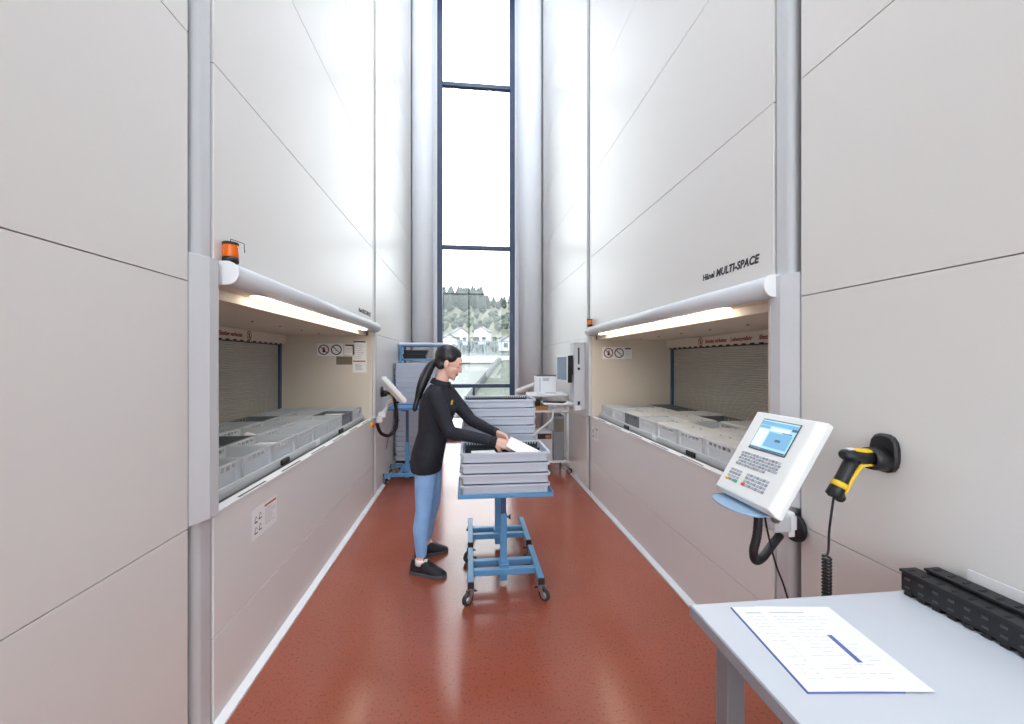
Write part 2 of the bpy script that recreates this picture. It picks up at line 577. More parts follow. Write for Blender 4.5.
def make_lift(name, origin, rz, seams, label, button_x, sticker):
    t = empty(name, origin, rz)
    tag(t, label, 'storage lift', 'storage lifts along the aisle')
    x0, x1 = 0.155, W - 0.155          # opening
    # dark body behind the cladding
    b = MB()
    b.box(0.06, W - 0.06, 0.06, 1.1, 2.02, 9.4)
    b.box(0.06, W - 0.06, 1.01, 1.1, 0.0, 2.02)
    b.box(0.0, 0.06, 0.3, 0.4, 0.0, 9.4).box(W - 0.06, W, 0.3, 0.4, 0.0, 9.4)
    b.box(0.06, 0.15, 0.06, 1.0, 0.0, 2.02).box(W - 0.15, W - 0.06, 0.06, 1.0, 0, 2.02)
    b.box(0.15, W - 0.15, 0.034, 1.0, 0.0, 0.90)
    b.box(0.14, W - 0.14, 0.034, 0.06, 2.03, 9.4)
    b.build('lift_body', 'dark_gap', t)
    # front cladding above the opening
    zs = [2.0] + [z for z in seams if z > 2.2]
    for k in range(len(zs) - 1):
        MB().box(x0, x1, 0.0, 0.032, zs[k] + (0.002 if k else 0), zs[k + 1] - 0.002).build('cladding_panel', 'panel', t, 0.001)
    # below the opening
    MB().box(x0, x1, 0.0, 0.032, 0.388, 0.912).build('cladding_panel', 'panel_bounce', t, 0.002)
    MB().box(x0, x1, 0.0, 0.032, 0.02, 0.384).build('cladding_panel', 'panel_bounce', t, 0.002)
    # rounded corner posts
    prof = [(0.0, 0.055), (0.02, 0.052)]
    for k in range(9):
        a = math.pi / 2 * k / 8
        prof.append((0.022 + 0.075 * math.sin(a), 0.052 - 0.048 * (1 - math.cos(a)) - 0.0))
    prof = [(0.052, 0.06)] + [(0.052 + 0.034 * (1 - math.cos(math.pi / 2 * k / 8)), 0.038 - 0.034 * math.sin(math.pi / 2 * k / 8)) for k in range(0, 9)] + [(0.138, 0.003), (0.143, 0.006), (0.143, 0.06)]
    MB().prism(prof, 0.0, 9.4, 'z', smooth=False).build('corner_post', 'alu', t)
    MB().prism([(W - a, b_) for a, b_ in prof][::-1], 0.0, 9.4, 'z').build('corner_post', 'alu', t)
    # chamfered fairings beside the opening
    fp = [(0.006, 0.004), (0.078, -0.03), (0.135, -0.03), (0.1515, -0.022), (0.1515, 0.06), (0.006, 0.06)]
    MB().prism(fp, 0.925, 1.995, 'z').build('fairing', 'fairing', t, 0.003)
    MB().prism([(W - a, b_) for a, b_ in fp][::-1], 0.925, 1.995, 'z').build('fairing', 'fairing', t, 0.003)
    # canopy : half-round front profile
    dp = [(0.0, 2.0), (-0.032, 2.002)]
    for k in range(13):
        a = math.pi / 2 - math.pi * k / 12 * 0.92
        dp.append((-0.034 - 0.05 * max(0, math.cos(a)), 1.952 + 0.05 * math.sin(a)))
    dp += [(-0.02, 1.902), (0.0, 1.902)]
    can = MB().prism(dp, 0.19, W - 0.115, 'x').build('canopy', 'alu', t)
    for p in can.data.polygons:
        p.use_smooth = len(p.vertices) == 4
    ep = [(a * 1.04 - 0.001, 1.952 + (z - 1.952) * 1.05) for a, z in dp]
    MB().prism(ep, 0.178, 0.190, 'x').build('canopy_end_cap', 'white', can, 0.002)
    MB().prism(ep, W - 0.115, W - 0.103, 'x').build('canopy_end_cap', 'white', can, 0.002)
    # work light strip under the canopy
    MB().box(x0 + 0.02, x1 - 0.02, -0.02, 0.066, 1.9005, 1.906).build('light_housing', 'inner', t)
    MB().box(0.5, 2.66, -0.022, 0.026, 1.893, 1.9).build('light_diffuser', 'strip_light', t)
    # lining of the opening
    MB().box(x0, x1, 0.066, 0.985, 1.853, 1.91).build('opening_soffit', 'inner', t, 0.003)
    for k in range(6):
        MB().cyl((0.5 + k * 0.43, 0.45, 1.8535), (0.5 + k * 0.43, 0.45, 1.848), 0.009, 10).build('fixing_screw', 'dark_grey', t)
    MB().box(x0 - 0.003, x0 + 0.022, 0.036, 0.985, 0.905, 1.853).build('opening_side', 'inner', t)
    MB().box(x1 - 0.022, x1 + 0.003, 0.036, 0.985, 0.905, 1.853).build('opening_side', 'inner', t)
    for xa, xb in ((x0 - 0.003, x0 + 0.03), (x1 - 0.03, x1 + 0.003)):
        MB().box(xa, xb, -0.004, 0.034, 0.925, 1.9).build('opening_trim', 'inner', t, 0.002)
    hd = MB().box(x0 + 0.05, x1 - 0.05, 0.90, 0.985, 1.75, 1.852).build('header_panel', 'inner', t, 0.002)
    # rolling shutter: fine ribbed curtain
    sh = MB()
    z = 0.93
    while z < 1.765:
        pr = [(0.972, z), (0.966, z + 0.004), (0.964, z + 0.010), (0.966, z + 0.016), (0.972, z + 0.019)]
        sh.prism(pr + [(0.978, z + 0.019), (0.978, z)], x0 + 0.09, x1 - 0.09, 'x')
        z += 0.02
    s_ = sh.build('shutter_slats', 'shutter', t); tag(s_, kind='stuff')
    for xa in (x0 + 0.06, x1 - 0.1):
        MB().box(xa, xa + 0.04, 0.945, 0.985, 0.92, 1.76).build('shutter_guide', 'blue_dark', t)
    MB().box(x0 + 0.022, x0 + 0.062, 0.955, 0.985, 0.92, 1.76).build('shutter_jamb', 'inner', t)
    MB().box(x1 - 0.062, x1 - 0.022, 0.955, 0.985, 0.92, 1.76).build('shutter_jamb', 'inner', t)
    MB().box(x0, x1, 0.96, 0.985, 1.74, 1.80).build('shutter_slot', 'black', t)
    # black and yellow hazard teeth along the lower header edge
    for k in range(26):
        xa = x0 + 0.12 + k * 0.105
        if xa + 0.05 < x1 - 0.1:
            MB().box(xa, xa + 0.05, 0.898, 0.9005, 1.746, 1.757).build('hazard_mark', 'dark_print', hd)
    # header lettering
    FX = frame((0, 0.8975, 1.782), (1, 0, 0), (0, 0, 1))
    for s, xx, ww in (('Einstieg verboten', 1.0, 0.33), ('Lebensgefahr', 1.39, 0.28), ('Einstieg verboten', 1.75, 0.34)):
        Mx = FX.copy(); Mx.translation.x = xx
        fit_width(text_mesh('header_lettering', s, 0.05, 'red_print', hd, Mx, 0.18, 0.0012), ww)
    for xx in (0.92, 2.2):
        prohibition(hd, frame((xx, 0.897, 1.80), (1, 0, 0), (0, 0, 1)), 0.042)
    # sill with slots
    sl = MB().box(x0 - 0.004, x1 + 0.004, -0.004, 0.05, 0.913, 0.922).build('sill', 'white', t, 0.001)
    MB().box(x0, x1, 0.0502, 0.068, 0.913, 0.9215).build('sill_gap_shade', 'black', t)  # black strip painted in as the shaded gap between sill and tray
    for k in range(6):
        MB().box(0.36 + k * 0.45, 0.62 + k * 0.45, 0.004, 0.016, 0.9222, 0.9232).build('sill_slot', 'dark_grey', sl)
    MB().box(x0 + 0.02, x1 - 0.02, 0.068, 0.985, 0.895, 0.905).build('opening_floor', 'dark_grey', t)
    # stickers on the side lining that faces the aisle entrance
    xs = x1 - 0.0225 if rz > 0 else x0 + 0.0225
    sx = -1 if rz > 0 else 1
    Fs = frame((xs + sx * 0.001, 0.09, 1.78), (0, -1 if rz > 0 else 1, 0), (0, 0, 1)) if False else None
    if rz > 0:
        # lining of the right-hand side; text runs towards the aisle (local -y)
        def FR(y, z): return frame((xs - 0.0005, y, z), (0, -1, 0), (0, 0, 1))
        side_sign = 1
    else:
        def FR(y, z): return frame((xs + 0.0005, y, z), (0, 1, 0), (0, 0, 1))
        side_sign = 1
    rnd = random.Random(3)
    if rz > 0:
        spots = [(0.52, 1.695), (0.385, 1.695)]
        pl = [(0.245, 1.70, 0.105, 0.12), (0.075 + 0.06, 1.62, 0.15, 0.36)]
    else:
        spots = [(0.20, 1.70), (0.33, 1.70)]
        pl = [(0.44, 1.70, 0.09, 0.13)]
    bk = MB()
    wtot = 0.28
    yc = sum(s[0] for s in spots) / 2
    MB().box(-wtot / 2, wtot / 2, -0.07, 0.07, 0, 0.0008).build('sticker', 'paper', t, M=FR(yc, spots[0][1]))
    for q, (yy, zz) in enumerate(spots):
        M_ = FR(yy, zz); M_.translation.x += sx * 0.001
        prohibition(t, M_, 0.058, hand=(q == 0))
    for q, (yy, zz, ww, hh) in enumerate(pl):
        st = MB().box(-ww / 2, ww / 2, -hh / 2, hh / 2, 0, 0.0008).build('sticker', 'paper', t, M=FR(yy, zz))
        pm = MB()
        pm.box(-ww / 2 + 0.006, ww / 2 - 0.01, hh / 2 - 0.022, hh / 2 - 0.006, 0, 0.0004, 1)
        if hh > 0.2:
            pm.box(-ww / 2 + 0.004, ww / 2 - 0.012, -0.06, -0.045, 0, 0.0004, 2)
            print_lines(pm, -ww / 2 + 0.02, ww / 2 - 0.02, -0.03, hh / 2 - 0.04, 8, 0.006, rnd)
            print_lines(pm, -ww / 2 + 0.03, ww / 2 - 0.035, -hh / 2 + 0.03, -0.08, 5, 0.009, rnd)
        else:
            print_lines(pm, -ww / 2 + 0.012, ww / 2 - 0.012, -hh / 2 + 0.02, hh / 2 - 0.04, 4, 0.005, rnd)
        pm.build('sticker_print', ['grey_print', 'dark_print', 'orange_print'], st, M=Matrix.Translation((0, 0, 0.0008)))
    if rz > 0:
        MB().box(-0.085, 0.085, -0.045, 0.045, 0, 0.004).build('type_plate', 'plate_grey', t, M=FR(0.30, 1.575))
    # safety sticker on the lower front panel
    sxx, szz, sw, sh_ = sticker
    st = MB().box(-sw / 2, sw / 2, -sh_ / 2, sh_ / 2, 0, 0.001).build('safety_sticker', 'paper', t, M=frame((sxx, -0.0002, szz), (1, 0, 0), (0, 0, 1)))
    pm = MB()
    pm.box(-0.02 * sw, sw * 0.46, sh_ * 0.36, sh_ * 0.43, 0, 0.0004, 2)
    for (cx, cy) in ((-0.36, 0.15), (-0.2, 0.2), (-0.36, -0.22), (-0.2, -0.18)):
        pm.tube([((cx - 0.05) * sw, (cy - 0.1) * sh_, 0.0003), (cx * sw, (cy + 0.1) * sh_, 0.0003), ((cx + 0.05) * sw, cy * sh_, 0.0003)], 0.0011, 5, 1)
        pm.box((cx - 0.05) * sw, (cx + 0.06) * sw, (cy - 0.13) * sh_, (cy - 0.09) * sh_, 0, 0.0004, 1)
    print_lines(pm, 0.0, sw * 0.44, -sh_ * 0.3, sh_ * 0.3, 7, 0.004, rnd)
    pm.build('sticker_print', ['grey_print', 'dark_print', 'orange_print'], st, M=Matrix.Translation((0, 0, 0.001)))
    # lettering on the upper panel, at the right-hand end
    s1 = text_mesh('maker_lettering', 'Hänel', 0.05, 'dark_print', t, frame((2.433, -0.0008, 2.062), (1, 0, 0), (0, 0, 1)), 0.1, 0.0018)
    s2 = text_mesh('maker_lettering', 'MULTI-SPACE', 0.058, 'dark_print', t, frame((2.566, -0.0008, 2.06), (1, 0, 0), (0, 0, 1)), 0.22, 0.0024)
    fit_width(s1, 0.118); fit_width(s2, 0.352)
    # emergency button at the right-hand end of the sill
    eb = MB().cyl((button_x, 0, 0.86), (button_x, -0.02, 0.86), 0.026, 16).build('emergency_button_base', 'yellow', t)
    MB().cyl((button_x, -0.02, 0.86), (button_x, -0.045, 0.86), 0.02, 16).build('emergency_button', 'button_red', eb)
    # orange beacon on the left-hand end of the canopy
    bx, by, bz = 0.212, -0.036, 2.002
    bc = MB().cyl((bx, by, bz), (bx, by, bz + 0.022), 0.032, 20).build('beacon', 'black', t)
    MB().cyl((bx, by, bz + 0.0225), (bx, by, bz + 0.078), 0.031, 20).build('beacon_lens', 'amber', bc, 0.003)
    MB().cyl((bx, by, bz + 0.0785), (bx, by, bz + 0.09), 0.032, 20).build('beacon_cap', 'black', bc, 0.003)
    g = MB()
    g.tube([(bx + 0.03, by - 0.01, bz + 0.105), (bx + 0.05, by - 0.03, bz + 0.10), (bx + 0.055, by - 0.03, bz + 0.06)], 0.0018, 6)
    g.tube([(bx, by, bz + 0.0905), (bx, by, bz + 0.105), (bx + 0.03, by - 0.01, bz + 0.105)], 0.0018, 6)
    g.build('beacon_guard', 'black', bc)
    return t


lift_l = make_lift('storage_lift', (XL, 1.69, 0), math.pi / 2, SEAM_L,
                   "pale grey storage lift behind the woman's back, its shelf full of open crates", 2.93, (0.59, 0.74, 0.26, 0.15))
def lower_canopy(o, dz):
    for c in o.children:
        if c.name.startswith('shutter_slats') or c.name.startswith('maker_lettering'):
            continue
        tz = c.matrix_local.translation.z
        if tz > 0.5:
            if 1.6 < tz < 2.2 and not (c.parent and c.parent.name.startswith('sticker')):
                Mc = c.matrix_local.copy(); Mc.translation.z += dz; c.matrix_local = Mc
        else:
            for v in c.data.vertices:
                if 1.6 < v.co.z < 2.13:
                    v.co.z += dz
            lower_canopy(c, dz)


lift_r = make_lift('storage_lift', (XR, 4.775, 0), -math.pi / 2, SEAM_R,
                   'pale grey storage lift beside the control terminal and the white desk', 2.93, (0.30, 0.74, 0.24, 0.15))

lower_canopy(lift_r, -0.036)

# ---------------------------------------------------------------- trays with crates inside the lift openings
CW, CD, CH = 0.326, 0.27, 0.122


def crate_mesh():
    b = MB()
    w, d, h, th = CW, CD, CH, 0.006
    b.box(-w / 2 + .01, w / 2 - .01, -d / 2 + .01, d / 2 - .01, 0, 0.006)                # base
    for s in (-1, 1):
        y = s * (d / 2 - 0.012)
        b.box(-w / 2 + 0.03, w / 2 - 0.03, min(y, y - s * th), max(y, y - s * th), 0, 0.082)   # recessed wall
        yo = s * d / 2
        b.box(-w / 2, w / 2, min(yo, yo - s * 0.012), max(yo, yo - s * 0.012), 0.112, h)        # top bar
        b.box(-w / 2, w / 2, min(yo, yo - s * 0.016), max(yo, yo - s * 0.016), 0.08, 0.09)
        for k in range(6):
            x = -0.115 + k * 0.046
            b.box(x - 0.007, x + 0.007, min(yo, yo - s * 0.012), max(yo, yo - s * 0.012), 0.088, 0.114)
        b.box(-w / 2, w / 2, min(yo, yo - s * 0.012), max(yo, yo - s * 0.012), 0, 0.012)
        x = s * (w / 2 - 0.008)
        b.box(min(x, x - s * th), max(x, x - s * th), -d / 2, d / 2, 0, h - 0.004)
        xo = s * w / 2
        b.box(min(xo, xo - s * 0.012), max(xo, xo - s * 0.012), -d / 2, d / 2, h - 0.012, h)
        for s2 in (-1, 1):
            yy = s2 * d / 2
            b.box(min(xo, xo - s * 0.036), max(xo, xo - s * 0.036), min(yy, yy - s2 * 0.014), max(yy, yy - s2 * 0.014), 0, h)
            b.box(min(xo, xo - s * 0.012), max(xo, xo - s * 0.012), min(yy, yy - s2 * 0.03), max(yy, yy - s2 * 0.03), 0, h)
    return b


crate_me = {}
for k in ('crate', 'crate_dark', 'crate_pale'):
    me = crate_mesh().mesh('crate_shell'); me.materials.append(MATS[k]); crate_me[k] = me
lid_b = MB()
lid_b.rings([(CW - 0.004, CD - 0.004, 0, 0.012), (CW - 0.004, CD - 0.004, 0.006, 0.012), (CW - 0.02, CD - 0.02, 0.009, 0.01)])
lid_b.rings([(0.07, 0.05, 0.009, 0.01), (0.064, 0.044, 0.012, 0.01)])
lid_me = lid_b.mesh('lid'); lid_me.materials.append(MATS['crate_pale'])
dot_me = MB().cyl((0, 0, 0), (0, 0, 0.002), 0.007, 10).mesh('lid_peg'); dot_me.materials.append(MATS['dark_grey'])


def lift_load(lift, where, side):
    R = lift.matrix_basis
    def G(x, y, z): return R @ Vector((x, y, z))
    rz = lift.rotation_euler.z
    tr = empty('shelf_tray', G(0, 0, 0.905), rz)
    tag(tr, 'long grey metal shelf tray carrying crates, ' + where, 'shelf tray', 'shelf trays in the lifts')
    MB().box(0.21, W - 0.21, 0.10, 0.94, 0.003, 0.032).build('tray_base', 'alu_dark', tr)
    MB().box(0.19, W - 0.19, 0.088, 0.10, 0.003, 0.056).build('front_rail', 'alu', tr, 0.002)
    MB().box(0.19, W - 0.19, 0.94, 0.952, 0.003, 0.076).build('rear_rail', 'alu', tr, 0.002)
    MB().box(0.19, 0.205, 0.10, 0.94, 0.003, 0.06).build('end_rail', 'alu', tr)
    MB().box(W - 0.205, W - 0.19, 0.10, 0.94, 0.003, 0.06).build('end_rail', 'alu', tr)
    for x in (1.02, 2.15):
        MB().box(x - 0.055, x + 0.055, 0.076, 0.0875, 0.012, 0.045).build('grip', 'black', tr, 0.003)
    MB().box(1.56, 1.63, 0.083, 0.0877, 0.01, 0.056).build('number_card', 'paper', tr)
    rnd = random.Random(11 + side)
    names = ('front', 'middle', 'rear')
    lids_r = {(0, 0), (0, 1), (0, 2), (0, 3), (0, 5), (1, 1), (1, 2), (1, 4), (1, 5), (1, 6), (2, 0), (2, 3), (2, 5)}
    for row in range(3):
        for k in range(8):
            x = 0.24 + CW / 2 + k * 0.3385
            y = 0.105 + CD / 2 + row * 0.277
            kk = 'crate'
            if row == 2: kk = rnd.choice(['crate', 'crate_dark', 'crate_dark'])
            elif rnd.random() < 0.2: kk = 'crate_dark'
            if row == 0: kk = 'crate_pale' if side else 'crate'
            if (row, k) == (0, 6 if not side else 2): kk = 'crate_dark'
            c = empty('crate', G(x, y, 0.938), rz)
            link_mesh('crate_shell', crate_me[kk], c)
            lidded = side and ((row, 7 - k) in lids_r)
            col = {'crate': 'light grey', 'crate_dark': 'dark grey', 'crate_pale': 'pale grey'}[kk]
            tag(c, '%s %s crate %s from beacon, %s row, %s' % (col, 'lidded' if lidded else 'open', ORD[k], names[row], where), 'crate',
                '%s crates in the %s row %s' % (col, names[row], where))
            if lidded:
                lid = link_mesh('lid', lid_me, c, (0, 0, CH))
                for sx_ in (-1, 1):
                    link_mesh('lid_peg', dot_me, lid, (sx_ * 0.12, 0.02, 0.009))
            elif (row, k) != (1, 3) and ((row, k) in ((0, 2), (0, 4), (1, 5)) or rnd.random() < 0.18):
                hgt = rnd.uniform(0.05, 0.095)
                p = MB().rings([(0.24, 0.18, 0, 0.006), (0.24, 0.18, hgt, 0.006)], nseg=2)
                p = p.build('parts_carton', 'paper', None)
                p.location = G(x, y, 0.945); p.rotation_euler.z = rz + rnd.uniform(-0.08, 0.08)
                tag(p, 'white carton in crate %s from beacon, %s row, %s' % (ORD[k], names[row], where), 'carton', 'white cartons in the crates ' + where)
    return tr


lift_load(lift_l, "lift behind the woman", 0)
lift_load(lift_r, 'lift beside the desk', 1)
# crumpled white bag in a crate behind the woman
bag = MB()
rnd = random.Random(5)
pts = []
for i in range(7):
    for j in range(7):
        pts.append(((i - 3) * 0.03, (j - 3) * 0.03, 0.0 + (0.055 * max(0, 1 - math.hypot(i - 3, j - 3) / 3.4)) + rnd.uniform(0, 0.03)))
fs = [(i * 7 + j, (i + 1) * 7 + j, (i + 1) * 7 + j + 1, i * 7 + j + 1) for i in range(6) for j in range(6)]
bag.add(pts, fs)
bag.box(-0.085, 0.085, -0.085, 0.085, -0.01, 0.006)
o = bag.build('paper_bag', 'paper'); o.location = (XL - 0.55, 3.18, 1.0); o.location = lift_l.matrix_basis @ Vector((1.42, 0.517, 0.985))
p_ = MB().rings([(0.25, 0.19, 0, 0.006), (0.25, 0.19, 0.03, 0.006)]).build('parts_carton', 'paper'); p_.location = lift_l.matrix_basis @ Vector((1.42, 0.517, 0.945)); p_.rotation_euler.z = math.pi / 2
tag(p_, "shallow white carton under the crumpled paper bag in the lift behind her", 'carton')
tag(o, "crumpled white paper bag on a crate in the lift behind the woman", 'bag')
# ================================================================ stacking trays
TW, TD, TH = 0.60, 0.40, 0.07


def stack_tray_mesh():
    b = MB()
    b.rings([(0.53, 0.33, 0, 0.02), (0.53, 0.33, 0.006, 0.02), (0.572, 0.372, 0.007, 0.02), (0.574, 0.374, 0.053, 0.02), (TW, TD, 0.055, 0.022), (TW, TD, TH - 0.001, 0.022),
             (0.566, 0.366, TH - 0.001, 0.016), (0.556, 0.356, 0.012, 0.016)])
    for s in (-1, 1):
        for x in (-0.215, 0.215):
            b.box(x - 0.003, x + 0.003, min(s * 0.182, s * 0.191), max(s * 0.182, s * 0.191), 0.009, 0.056)
        for y in (-0.12, 0.12):
            b.box(min(s * 0.282, s * 0.291), max(s * 0.282, s * 0.291), y - 0.003, y + 0.003, 0.009, 0.056)
    return b


tray_me = stack_tray_mesh().mesh('stacking_tray'); tray_me.materials.append(MATS['tray'])


def comb_mesh():
    b = MB()
    for y in (-0.165, 0.165):
        b.box(-0.27, 0.27, y - 0.004, y + 0.004, 0.0125, 0.05)
        for k in range(28):
            x = -0.265 + k * 0.0196
            b.box(x - 0.005, x + 0.005, y - 0.006, y + 0.006, 0.0125, 0.064)
    for y in (-0.06, 0.06):
        b.box(-0.27, 0.27, y - 0.004, y + 0.004, 0.0125, 0.045)
    return b


comb_me = comb_mesh().mesh('divider_comb'); comb_me.materials.append(MATS['black_soft'])


def tray_stack(n, x, y, z, rz, where, group, comb=True, jit=0.003):
    for k in range(n):
        top = (k == n - 1)
        if top and comb:
            t = empty('stacking_tray', (x, y, z + k * TH), rz)
            link_mesh('tray_shell', tray_me, t)
            cb = link_mesh('divider_combs', comb_me, t); tag(cb, 'black comb dividers', kind='stuff')
        else:
            t = link_mesh('stacking_tray', tray_me)
            t.location = (x + random.uniform(-jit, jit), y + random.uniform(-jit, jit), z + k * TH); t.rotation_euler.z = rz
        tag(t, 'blue-grey tray, %s from the top, %s' % (ORD[n - 1 - k], where), 'tray', group)


# ================================================================ lifting trolleys
def castor(parent, x, y, ang, brake=True):
    Mx = Matrix.Translation((x, y, 0)) @ Matrix.Rotation(ang, 4, 'Z')
    f = MB()
    f.cyl((0, 0, 0.094), (0, 0, 0.108), 0.022, 14)
    for s in (-1, 1):
        f.prism([(-0.018, 0.094), (0.018, 0.094), (0.040, 0.036), (0.022, 0.030)], s * 0.017, s * 0.020, 'y')
    f.box(-0.018, 0.018, -0.02, 0.02, 0.090, 0.095)
    c = f.build('castor', 'steel', parent, M=Mx)
    MB().cyl((0.03, -0.012, 0.04), (0.03, 0.012, 0.04), 0.04, 22).build('wheel', 'rubber', c, 0.004)
    MB().cyl((0.03, -0.0165, 0.04), (0.03, 0.0165, 0.04), 0.022, 16).build('hub', 'steel', c)
    if brake:
        MB().prism([(-0.045, 0.072), (-0.006, 0.088), (0.0, 0.078), (-0.045, 0.062)], -0.014, 0.014, 'y').build('brake_pedal', 'black', c, 0.003)
    return c


def make_trolley(loc, rz, ztable, label, rails=0.46, length=0.5, tw=0.63, td=0.43):
    t = empty('lifting_trolley', loc, rz)
    tag(t, label, 'trolley', 'blue lifting trolleys')
    for s in (-1, 1):
        x = s * rails / 2
        r = MB().box(x - 0.02, x + 0.02, -length / 2 + 0.012, length / 2 - 0.012, 0.108, 0.15).build('side_rail', 'blue', t, 0.003)
        for e in (-1, 1):
            ya, yb = e * (length / 2 - 0.012), e * length / 2
            MB().box(x - 0.0205, x + 0.0205, min(ya, yb), max(ya, yb), 0.1075, 0.1505).build('end_cap', 'black', r, 0.002)
            castor(t, x, e * (length / 2 - 0.03), -math.pi / 2 + (0.75 if s > 0 else -0.8) if e < 0 else (2.4 if s > 0 else 0.9), True)
    for y in (-0.075, 0.055):
        MB().box(-rails / 2 + 0.02, rails / 2 - 0.02, y - 0.02, y + 0.02, 0.104, 0.146).build('cross_beam', 'blue', t, 0.003)
    MB().box(-0.035, 0.035, -0.055, 0.035, 0.108, 0.158).build('column_block', 'blue', t, 0.003)
    col = MB().box(-0.024, 0.024, -0.034, 0.014, 0.03, 0.5).build('column', 'blue', t, 0.004)
    MB().box(-0.018, 0.018, -0.028, 0.008, 0.5, ztable - 0.012).build('inner_column', 'blue_dark', t, 0.003)
    lv = MB().cyl((0.024, -0.01, 0.47), (0.044, -0.01, 0.47), 0.006, 10)
    lv.tube([(0.044, -0.01, 0.485), (0.044, -0.012, 0.455)], 0.007, 10)
    lv.build('clamp_lever', 'black', t)
    tb = MB()
    tb.box(-tw / 2, tw / 2, -td / 2, td / 2, ztable - 0.006, ztable - 0.001)
    for s in (-1, 1):
        tb.box(-tw / 2, tw / 2, min(s * td / 2, s * (td / 2 - 0.004)), max(s * td / 2, s * (td / 2 - 0.004)), ztable - 0.012, ztable + 0.016)
        tb.box(min(s * tw / 2, s * (tw / 2 - 0.004)), max(s * tw / 2, s * (tw / 2 - 0.004)), -td / 2, td / 2, ztable - 0.012, ztable + 0.016)
    tp = tb.build('table_top', 'blue', t, 0.002)
    MB().box(-0.2, 0.2, -0.05, 0.04, ztable - 0.03, ztable - 0.0065).build('support_bracket', 'blue_dark', tp)
    return t


TX = 0.243
make_trolley((TX, 2.85, 0), 0, 0.685, 'blue lifting trolley carrying the low tray stack that the woman reaches into')
tray_stack(4, TX, 2.85, 0.685, 0, "in the low stack under the woman's hands", 'trays of the low stack under her hands')
make_trolley((TX, 3.42, 0), 0, 0.70, 'blue lifting trolley under the taller tray stack in the middle of the aisle')
tray_stack(8, TX, 3.427, 0.70, 0, 'in the tall stack between the woman and the keyboard', 'trays of the tall stack in the aisle')
make_trolley((-0.82, 5.46, 0), math.pi / 2, 0.96, 'blue lifting trolley with an empty table by the wall behind the woman', tw=0.5, td=0.40)

# tall stack on a roller dolly at the left wall
dl = empty('roller_dolly', (-0.755, 6.1, 0)); tag(dl, 'low black roller dolly under the tall tray stack by the wall', 'dolly')
MB().box(-0.29, 0.29, -0.19, 0.19, 0.11, 0.14).build('deck', 'black_soft', dl, 0.004)
for sx in (-1, 1):
    for sy in (-1, 1):
        castor(dl, sx * 0.22, sy * 0.13, 0.7 * sx + sy, False)
tray_stack(20, -0.755, 6.1, 0.14, 0, 'in the tall stack by the wall behind the woman', 'trays of the tall stack by the wall', comb=False, jit=0.005)

# blue rack behind it, with black bins
rk = empty('storage_rack', (-0.74, 6.56, 0)); tag(rk, 'blue metal rack with a white top shelf behind the tall tray stack', 'rack')
for sx in (-1, 1):
    for sy in (-1, 1):
        MB().box(sx * 0.30 - 0.018, sx * 0.30 + 0.018, sy * 0.19 - 0.018, sy * 0.19 + 0.018, 0, 1.80).build('post', 'blue', rk, 0.003)
for z in (0.25, 0.95, 1.58):
    MB().box(-0.28, 0.28, -0.2, 0.2, z, z + 0.025).build('shelf', 'blue', rk, 0.002)
MB().box(-0.325, 0.325, -0.215, 0.215, 1.80, 1.825).build('top_shelf', 'blue', rk, 0.002)
MB().box(-0.325, 0.325, -0.215, 0.215, 1.8255, 1.855).build('top_board', 'white', rk, 0.003)
for q, (bx_, by_, hh) in enumerate(((-0.1, -0.03, 0.07), (-0.1, -0.03, 0.06))):
    z = 1.606 + q * 0.072
    b = MB()
    b.rings([(0.34, 0.28, 0, 0.02), (0.36, 0.30, hh - 0.008, 0.02), (0.38, 0.32, hh - 0.008, 0.02), (0.38, 0.32, hh, 0.02), (0.35, 0.29, hh, 0.02), (0.33, 0.27, 0.006, 0.02)])
    o = b.build('parts_bin', 'black'); o.location = (-0.74 + bx_ + q * 0.02, 6.56 + by_, z)
    tag(o, ('flat black bin stacked on another bin on the blue rack', 'flat black bin under another bin on the blue rack')[1 - q], 'bin', 'black bins on the blue rack')

